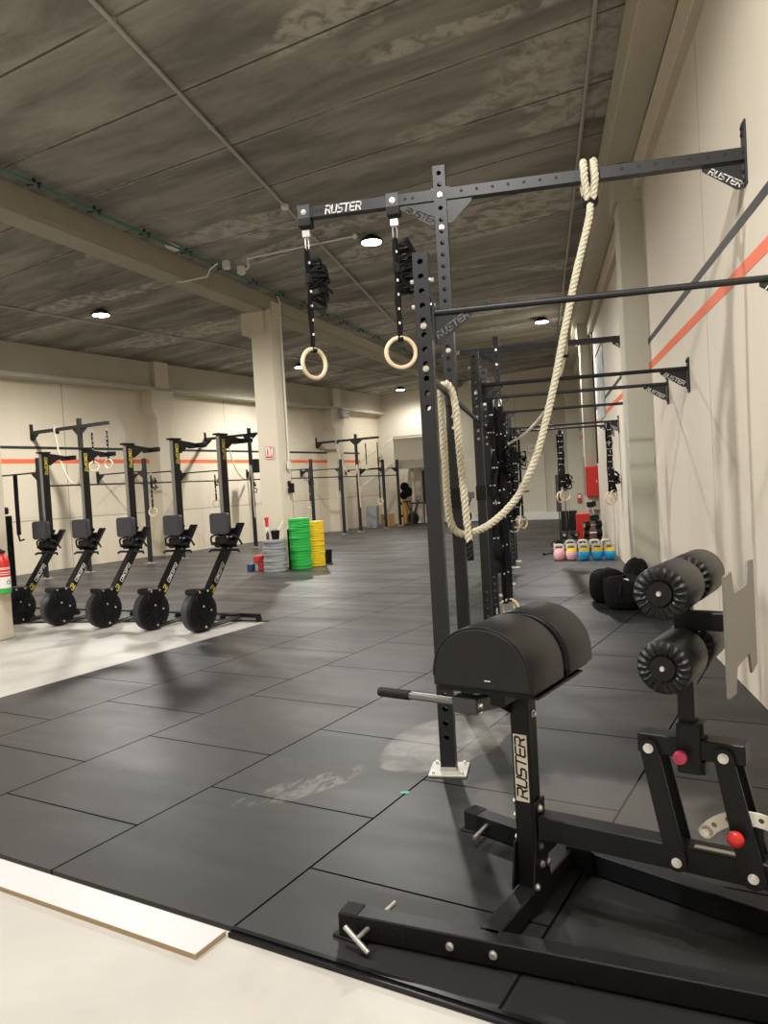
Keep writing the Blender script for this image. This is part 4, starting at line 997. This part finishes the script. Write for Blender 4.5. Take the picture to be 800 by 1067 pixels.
mb = MB(); mb.path(catmull([(-.09, 0, .16), (0, .0, .19), (.09, 0, .16)], .03), .006, 6); mb.build('bail_handle', M['plastic'], bk_)
mb = MB(); mb.lathe((0, 0, 0), (0, 0, 1), [(.025, 0), (.03, .02), (.03, .12), (.012, .15), (.012, .17)], 14); tag(mb.build('spray_bottle', M['darkgrey'], loc=(-5.32, 14.25, .63)), 'small dark bottle beside the tub on the grey plates', 'bottle')
mb = MB(); mb.path([(-5.27, 14.42, .64), (-5.17, 14.46, .80), (-5.07, 14.50, .98)], .012, 8); tag(mb.build('white_stick', M['white']), 'thin white stick leaning behind the grey plates', 'stick')
mb = MB(); mb.lathe((0, 0, 0), (0, 0, 1), [(.08, 0), (.095, .27), (.10, .275), (.09, .275), (.075, .02)], 20); tag(mb.build('bucket', M['plastic'], loc=(-4.52, 15.62, 0)), 'black bucket on the floor behind the yellow plates', 'bucket')
mb = MB(); mb.box((0, 0, .4), (.05, .16, .8), bev=.01); tag(mb.build('plate_holder', M['plastic'], loc=(-5.0, 14.62, 0)), 'dark upright bar between the grey and green plates', 'post')
# red and white post
po = thing('barrier_post', 'red and white striped post standing behind the grey plates', 'post', (-5.50, 14.72, 0))
mb = MB(); mb.lathe((0, 0, 0), (0, 0, 1), [(.12, 0), (.12, .03), (.03, .06)], 18); mb.build('post_base', M['rubbercap'], po)
for i, c_ in enumerate(('red', 'white', 'red', 'white', 'red', 'white', 'red')):
    mb = MB(); mb.cyl((0, 0, .05+i*.135), (0, 0, .05+(i+1)*.135), .033, 16); mb.build('stripe', M[c_], po)
mb = MB(); mb.lathe((0, 0, .995), (0, 0, 1), [(.033, 0), (.045, .01), (.045, .05), (.03, .065)], 16); mb.build('post_cap', M['red'], po)
for x, y, z, rad, t, m_, lab in ((-5.68, 14.68, .145, .13, .15, 'redmat', 'red roll of rubber lying on top of the small stack'), (-5.60, 14.66, 0, .11, .145, 'redmat', 'red roll at the foot of the grey plates'), (-5.84, 14.58, 0, .08, .135, 'blue', 'navy roll beside the red one on the floor')):
    mb = MB(); mb.lathe((0, 0, 0), (0, 0, 1), [(.04, 0), (rad-.01, 0), (rad, .01), (rad, t-.01), (rad-.01, t), (.04, t)], 22); mb.cur = 1; mb.lathe((0, 0, t+.0005), (0, 0, 1), [(.035, 0), (.035, .002)], 16)
    tag(mb.build('weight_disc', [M[m_], M['zinc']], loc=(x, y, z)), lab, 'weight')
# sign on the column
sg = thing('fire_sign', 'red and white fire equipment sign on the free standing column', 'sign', (-5.44, 14.93, 2.37), -BR); sg.scale = (.62, 1, .72)
mb = MB(); mb.box((0, .022, 0), (.32, .006, .36), bev=.002); mb.build('panel', M['white'], sg)
mb = MB()
mb.box((0, .0185, -.135), (.30, .001, .045)); mb.box((0, .0185, .165), (.30, .001, .02)); mb.box((-.14, .0185, .03), (.02, .001, .26)); mb.box((.14, .0185, .03), (.02, .001, .26)); mb.box((0, .0185, -.09), (.30, .001, .018))
mb.box((-.055, .0185, .01), (.05, .001, .16)); mb.box((-.055, .0185, .115), (.025, .001, .04)); mb.box((.06, .0185, .03), (.03, .001, .20)); mb.box((.06, .0185, .125), (.09, .001, .03)); mb.build('pictogram', M['red'], sg)

# ------------------------------------------------------------------ right side: kettlebells, dumbbells, bags
def kettlebell(col):
    kb = thing('kettlebell', 'x', 'kettlebell', (0, 0, 0), 0)
    mb = MB(); mb.lathe((0, 0, 0), (0, 0, 1), [(.055, 0), (.078, .008), (.099, .05), (.107, .105), (.101, .155), (.080, .192), (.05, .208)], 24); mb.build('bell', M[col], kb)
    mb = MB(); mb.path(catmull([(-.07, 0, .185), (-.078, 0, .222), (-.072, 0, .256), (-.045, 0, .268), (0, 0, .270), (.045, 0, .268), (.072, 0, .256), (.078, 0, .222), (.07, 0, .185)], .02), .0265, 10); mb.build('handle', M['khandle'], kb)
    return kb
kp = kettlebell('kpink'); kbl = kettlebell('kblue')
mb = MB(); mb.lathe((0, 0, 0), (0, 0, 1), [(.1025, .155), (.082, .193), (.05, .211)], 24); mb.build('colour_band', M['yellow'], kbl)
kpy = kettlebell('kpink'); mb = MB(); mb.lathe((0, 0, 0), (0, 0, 1), [(.1025, .155), (.082, .193), (.05, .211)], 24); mb.build('colour_band', M['yellow'], kpy)
spots = [(kp, .235, 14.50, 'plain pink kettlebell at the aisle end of the front row'), (kpy, .455, 14.46, 'pink kettlebell with a yellow band beside the blue ones'), (kbl, .675, 14.40, 'blue kettlebell right next to the pink ones'),
         (None, .905, 14.36, 'blue kettlebell in the middle of the three blue ones'), (None, 1.12, 14.32, 'blue kettlebell nearest the right hand wall')]
for o, x, y, lab in spots:
    if o is None: o = copy_tree(kbl)
    o.location = (x, y, 0); o['label'] = lab; o['group'] = 'kettlebells in the front row'
kd = kettlebell('darkgrey')
for i, (x, y, lab) in enumerate(((.47, 15.35, 'kettlebell behind the pink pair, aisle end of the back row'), (.70, 15.32, 'second kettlebell of the back row from the aisle'), (.92, 15.28, 'third kettlebell of the back row from the aisle'), (1.13, 15.25, 'kettlebell of the back row nearest the wall'))):
    o = kd if i == 0 else copy_tree(kd)
    o.location = (x, y, 0); o['label'] = lab; o['group'] = 'kettlebells in the back row'
def dumbbell():
    d = thing('dumbbell', 'x', 'dumbbell', (0, 0, 0), 0, 'dumbbells by the wall')
    for k in (-1, 1):
        mb = MB(); mb.lathe((k*.08, 0, 0), (k, 0, 0), [(.055, 0), (.078, .012), (.078, .10), (.06, .115)], 6, False); h = mb.build('hex_head', M['rubbercap'], d)
        mb = MB(); mb.cyl((k*.195, 0, 0), (k*.199, 0, 0), .038, 16); mb.build('end_disc', M['zinc'], h)
    mb = MB(); mb.cyl((-.085, 0, 0), (.085, 0, 0), .017, 12); mb.build('grip', M['steel'], d)
    return d
DB = [(.22, 17.3, .07, PI/2-.2, 'dumbbell on the floor nearest the stand'), (.42, 17.35, .07, PI/2, 'second dumbbell on the floor from the stand'), (.62, 17.3, .07, PI/2+.1, 'third dumbbell on the floor from the stand'), (.80, 17.35, .07, PI/2, 'fourth dumbbell on the floor from the stand'),
      (.42, 18.0, .21, PI/2, 'dumbbell lying on the back pair by the stand'), (.66, 18.0, .21, PI/2+.15, 'dumbbell lying second along on the back pair'), (.42, 18.0, .07, PI/2, 'dumbbell at the bottom of the back pair'), (.66, 18.0, .07, PI/2, 'dumbbell under the second back one'),
      (1.0, 17.2, .07, 0, 'lowest dumbbell of the stack against the wall'), (1.0, 17.42, .07, 0, 'rear lowest dumbbell of the stack against the wall'), (1.02, 17.3, .205, 0, 'dumbbell in the second layer of the wall stack'), (1.02, 17.3, .34, .4, 'dumbbell in the third layer of the wall stack')]
d0_ = dumbbell()
for i, (x, y, z, a, lab) in enumerate(DB):
    o = d0_ if i == 0 else copy_tree(d0_)
    k_ = 1.3 if i >= 8 else 1.0
    o.location = (x, y, z*k_ if k_ > 1 else z); o.rotation_euler = (0, 0, a); o['label'] = lab; o.scale = (min(k_, 1.0), k_, k_)
o = copy_tree(d0_); o.location = (1.04, 17.3, .75); o.rotation_euler = (0, R(80), .3); o.scale = (1.1, 1.3, 1.3); o['label'] = 'dumbbell stood on end on top of the wall stack'
# sandbags
def bag(loc, s, rotz, lab, lean=0):
    b = thing('sandbag', lab, 'sandbag', loc, rotz, 'black sandbags by the pillar')
    mb = MB(); P = []; F = []; n = 28; m_ = 16; rnd = random.Random(len(lab)); ph = [rnd.uniform(0, 6) for _ in range(6)]
    ex = lambda q, p: math.copysign(abs(q)**p, q)
    for j in range(m_+1):
        t = PI*j/m_
        for i in range(n):
            a = 2*PI*i/n
            rr = max(math.sin(t), 1e-3)**.33
            x = ex(math.cos(a), .72)*rr; y = ex(math.sin(a), .72)*rr; z = ex(math.cos(t), .8)
            wr = 1+.015*math.sin(2*a+ph[0])+.010*math.sin(3*a-2*z+ph[1])+.010*math.sin(11*a+3*z+ph[2])
            zz = (z+1)/2*s[2]*(1+.04*math.sin(a+ph[3])*(z+1)/2+.05*math.sin(2*a+ph[4])*(z+1)/2)
            P.append((x*s[0]/2*wr+lean*zz, y*s[1]/2*wr, zz))
    for j in range(m_):
        for i in range(n): F.append((j*n+i, j*n+(i+1) % n, (j+1)*n+(i+1) % n, (j+1)*n+i))
    mb.add(P, F, True); mb.build('bag_body', M['bag'], b)
    mb = MB(); mb.box((lean*s[2]*.9-.02, -s[1]*.30, s[2]*.93), (.09, .05, .012), Matrix.Rotation(.35, 3, 'X')); mb.build('white_label', M['white'], b)
    mb = MB(); 
    for k in (-1, 1): mb.path(catmull([(k*s[0]*.2+lean*s[2]*.5, -s[1]*.50, s[2]*.35), (k*s[0]*.2+lean*s[2]*.7, -s[1]*.57, s[2]*.6), (k*s[0]*.15+lean*s[2]*.9, -s[1]*.42, s[2]*.9)], .03), .012, 6)
    mb.build('carry_strap', M['web'], b)
    mb = MB(); mb.box((0, -s[1]*.50, s[2]*.42), (s[0]*.62, .02, s[2]*.34), bev=.008); mb.build('front_pocket', M['bag'], b)
bag((.70, 9.55, 0), (.42, .50, .38), .1, 'black sandbag at the aisle end of the pile by the pillar')
bag((.84, 9.0, 0), (.44, .40, .36), .1, 'black sandbag at the front of the pile, with a white label')
bag((1.12, 8.55, 0), (.30, .42, .42), -.2, 'black sandbag slumped behind the ankle rollers')
bag((1.0, 9.4, .0), (.30, .36, .50), .0, 'tallest black sandbag standing at the back of the pile', .05)
# slim stand, black boxes, red boxes
st = thing('slim_stand', 'thin black stand with a grey panel behind the kettlebells', 'stand', (.30, 15.9, 0))
mb = MB(); mb.cyl((.0, 0, .03), (.0, 0, 1.45), .012, 8); mb.cyl((.13, 0, .03), (.13, 0, 1.1), .010, 8); mb.build('poles', M['dkmetal'], st)
mb = MB(); mb.box((.0, .03, 1.2), (.10, .03, .75), bev=.01); mb.build('panel', M['darkgrey'], st)
mb = MB(); mb.cyl((0, 0, .03), (-.35, -.45, .015), .012, 6); mb.cyl((0, 0, .03), (-.2, .2, .015), .012, 6); mb.cyl((.13, 0, .03), (.2, .3, .015), .012, 6); mb.sph((-.35, -.45, .03), .03, 8, 6); mb.sph((0, 0, .06), .08, 10, 6, (1, 1, .6)); mb.build('tripod_foot', M['plastic'], st)
for x, y, lab in ((.57, 22.5, 'tall black box standing on the aisle side near the back wall'), (.80, 22.5, 'tall black box standing on the wall side near the back wall')):
    mb = MB(); mb.box((0, 0, .28), (.22, .22, .56), bev=.02); mb.box((0, -.114, .40), (.16, .006, .2), bev=.002); tag(mb.build('black_box', M['plastic'], loc=(x, y, 0)), lab, 'box')
cb = thing('hose_cabinet', 'big red fire hose cabinet on the second wall pillar', 'cabinet', (1.16, 19.0, 1.02))
mb = MB(); mb.box((0, 0, .36), (.30, .18, .72), bev=.01); mb.build('cabinet_body', M['red'], cb)
mb = MB(); mb.box((0, -.094, .36), (.27, .01, .66), bev=.003); dd = mb.build('cabinet_door', M['red'], cb); mb = MB(); mb.box((.1, -.103, .36), (.02, .01, .06)); mb.build('latch', M['zinc'], dd)
mb = MB(); mb.box((0, 0, .04), (.28, .16, .22), bev=.01); tag(mb.build('grey_box', M['conduit'], loc=(1.17, 19.0, .76)), 'small grey box under the big red cabinet', 'box')
rb = thing('red_crate', 'red crate on the floor behind the dumbbell stack', 'crate', (.89, 18.9, 0))
mb = MB(); mb.box((0, 0, .32), (.30, .3, .62), bev=.01); mb.build('crate_body', M['red'], rb)
mb = MB()
for q in range(4): mb.box((0, -.152, .12+.14*q), (.26, .006, .02))
mb.build('crate_rib', M['redmat'], rb)
aw = thing('alarm_box', 'small red and white alarm box on a pillar past the hose cabinet', 'alarm', (1.18, 26.54, .65))
mb = MB(); mb.box((0, 0, .15), (.12, .1, .30), bev=.01); mb.build('alarm_body', M['red'], aw); mb = MB(); mb.box((.0, -.053, .20), (.08, .006, .1)); mb.build('alarm_label', M['white'], aw)
mb = MB(); mb.box((1.293, 24.6, 1.5), (.012, 1.1, 1.2), bev=.003); tag(mb.build('notice_board', M['greyplate']), 'narrow grey notice on the right wall past the red cabinet', 'notice')
mb = MB(); mb.box((0, 0, 0), (.012, 1.9, 1.45)); bn_ = mb.build('banner', M['banner'], loc=(1.291, 16.9, 3.42)); tag(bn_, 'pale blue and white banner hanging high on the right wall', 'banner')
mb = MB(); mb.cyl((-.01, -.97, .73), (-.01, .97, .73), .015, 8); mb.build('banner_rod', M['zinc'], bn_)
mb = MB(); mb.path([(1.28, 18.6, 5.0), (1.28, 18.6, 1.8)], .02, 8); tag(mb.build('drop_pipe', M['dkmetal']), 'thin dark pipe running down the wall to the red cabinet', 'pipe')

# ------------------------------------------------------------------ far left corner under the mezzanine
for i, (u, v, z, s, lab) in enumerate(((-14.63, 26.6, 0, (.36, .5, .52), 'plywood box at the bottom of the tall plywood pile'), (-14.63, 26.6, .52, (.34, .5, .48), 'plywood box on top of the tall plywood pile'), (-15.02, 25.9, 0, (.34, .5, .50), 'single plywood box beside the grey mats'))):
    p = LW(u, v, z); mb = MB(); mb.box((0, 0, s[2]/2), s, bev=.006); mb.cur = 1; mb.cyl((0, -s[1]/2-.001, s[2]*.7), (0, -s[1]/2+.01, s[2]*.7), .05, 14)
    tag(mb.build('plyo_box', [M['ply'], M['rubbercap']], loc=p, rotz=LROT), lab, 'plyo box', 'plywood boxes under the mezzanine')
for i, (u, z, r_, lab) in enumerate(((-14.60, 1.17, .17, 'black ball lowest on the plywood pile'), (-14.40, 1.30, .19, 'black ball leaning on the plywood pile'), (-14.55, 1.50, .18, 'black ball topmost above the plywood pile'))):
    mb = MB(); mb.sph((0, 0, 0), r_, 16, 10); mb.torus((0, 0, 0), (.3, 1, .2), r_*1.0, .006, 24, 6); tag(mb.build('medicine_ball', M['bag'], loc=LW(u, 26.55, z), rotz=0), lab, 'ball', 'black balls on the plywood')
for k_ in range(4):
    mb = MB(); mb.box((0, 0, .42), (.48, .025, .84), Matrix.Rotation(-.05, 3, 'X'), .006); p = LW(-15.2, 25.0+.045*k_)
    tag(mb.build('exercise_mat', M['greyrub'], loc=p, rotz=LROT), 'grey exercise mat leaning in the far corner, %s from the front' % ('first', 'second', 'third', 'fourth')[k_], 'mat', 'grey mats leaning in the corner')
bkx = thing('exercise_bike', 'small dark exercise bike under the mezzanine beside the plywood', 'exercise bike', LW(-14.05, 26.2), LROT)
mb = MB(); mb.torus((0, 0, .27), (0, 1, .0), .22, .03, 24, 8); mb.lathe((0, -.03, .27), (0, 1, 0), [(.05, 0), (.2, .01), (.2, .05), (.05, .06)], 20); mb.build('fan_wheel', M['plastic'], bkx)
mb = MB(); mb.bar((-.4, 0, .05), (.5, 0, .05), .05, .05); mb.bar((0, 0, .3), (.25, 0, .95), .06, .06); mb.bar((0, 0, .3), (-.25, 0, .9), .05, .05); mb.build('frame', M['dkmetal'], bkx)
mb = MB(); mb.box((-.25, 0, .93), (.26, .16, .06), bev=.02); mb.build('saddle', M['rubbercap'], bkx); mb = MB(); mb.box((.26, 0, 1.05), (.24, .06, .24), bev=.02); mb.build('console', M['greyplate'], bkx)
for i, u in enumerate((-13.2, -11.9)):
    b2 = copy_tree(bkx, LW(u, 26.3), LROT+.3, ('small dark exercise bike second along from the plywood', 'small dark exercise bike farthest from the plywood')[i])
mb = MB(); mb.box((0, 0, 0), (.12, .08, 1.3), bev=.01); mb.box((0, -.045, 0), (.09, .01, 1.2)); tag(mb.build('wall_screen', M['plastic'], loc=LW(-13.45, 26.1, 1.45), rotz=LROT), 'tall narrow black panel under the mezzanine edge', 'panel')
mb = MB(); mb.bar(LW(-13.95, 25.8, .86), LW(-13.3, 25.8, .86), .06, .06); mb.bar(LW(-13.9, 25.8, 0), LW(-13.9, 25.8, .86), .05, .05, up=(1, 0, 0)); mb.bar(LW(-13.35, 25.8, 0), LW(-13.35, 25.8, .86), .05, .05, up=(1, 0, 0))
tag(mb.build('low_rack', M['dkmetal']), 'low black rail rack beneath the mezzanine', 'rack')

# ------------------------------------------------------------------ camera, world, view
cam = bpy.data.cameras.new('camera'); co = bpy.data.objects.new('camera', cam); COL.objects.link(co)
cam.sensor_fit = 'HORIZONTAL'; cam.sensor_width = 36; cam.lens = 36.0; cam.clip_start = .05; cam.clip_end = 200
f = 800.0; hy = 508.0; sl = -.058
r1 = V((0, hy-533.5, f)); r2 = V((400, hy+sl*400-533.5, f)); up = r1.cross(r2).normalized()
if up.y > 0: up = -up
Y = V((165.0, hy+sl*165-533.5, f)); Y = (Y-up*up.dot(Y)).normalized(); X = Y.cross(up)
Rw = Matrix((X, Y, up))
rm = Matrix((Rw @ V((1, 0, 0)), Rw @ V((0, -1, 0)), Rw @ V((0, 0, -1)))).transposed()
co.matrix_world = Matrix.Translation((0, 0, 1.52)) @ rm.to_4x4()
S.camera = co
w = bpy.data.worlds.new('world'); S.world = w; w.use_nodes = True
w.node_tree.nodes['Background'].inputs[0].default_value = (1, .95, .88, 1); w.node_tree.nodes['Background'].inputs[1].default_value = .05
S.view_settings.view_transform = 'Standard'; S.view_settings.look = 'None'; S.view_settings.gamma = 1; S.view_settings.use_curve_mapping = False
S.view_settings.exposure = -0.08
S.cycles.max_bounces = 8; S.cycles.diffuse_bounces = 5; S.cycles.use_denoising = True; S.cycles.sample_clamp_indirect = 4
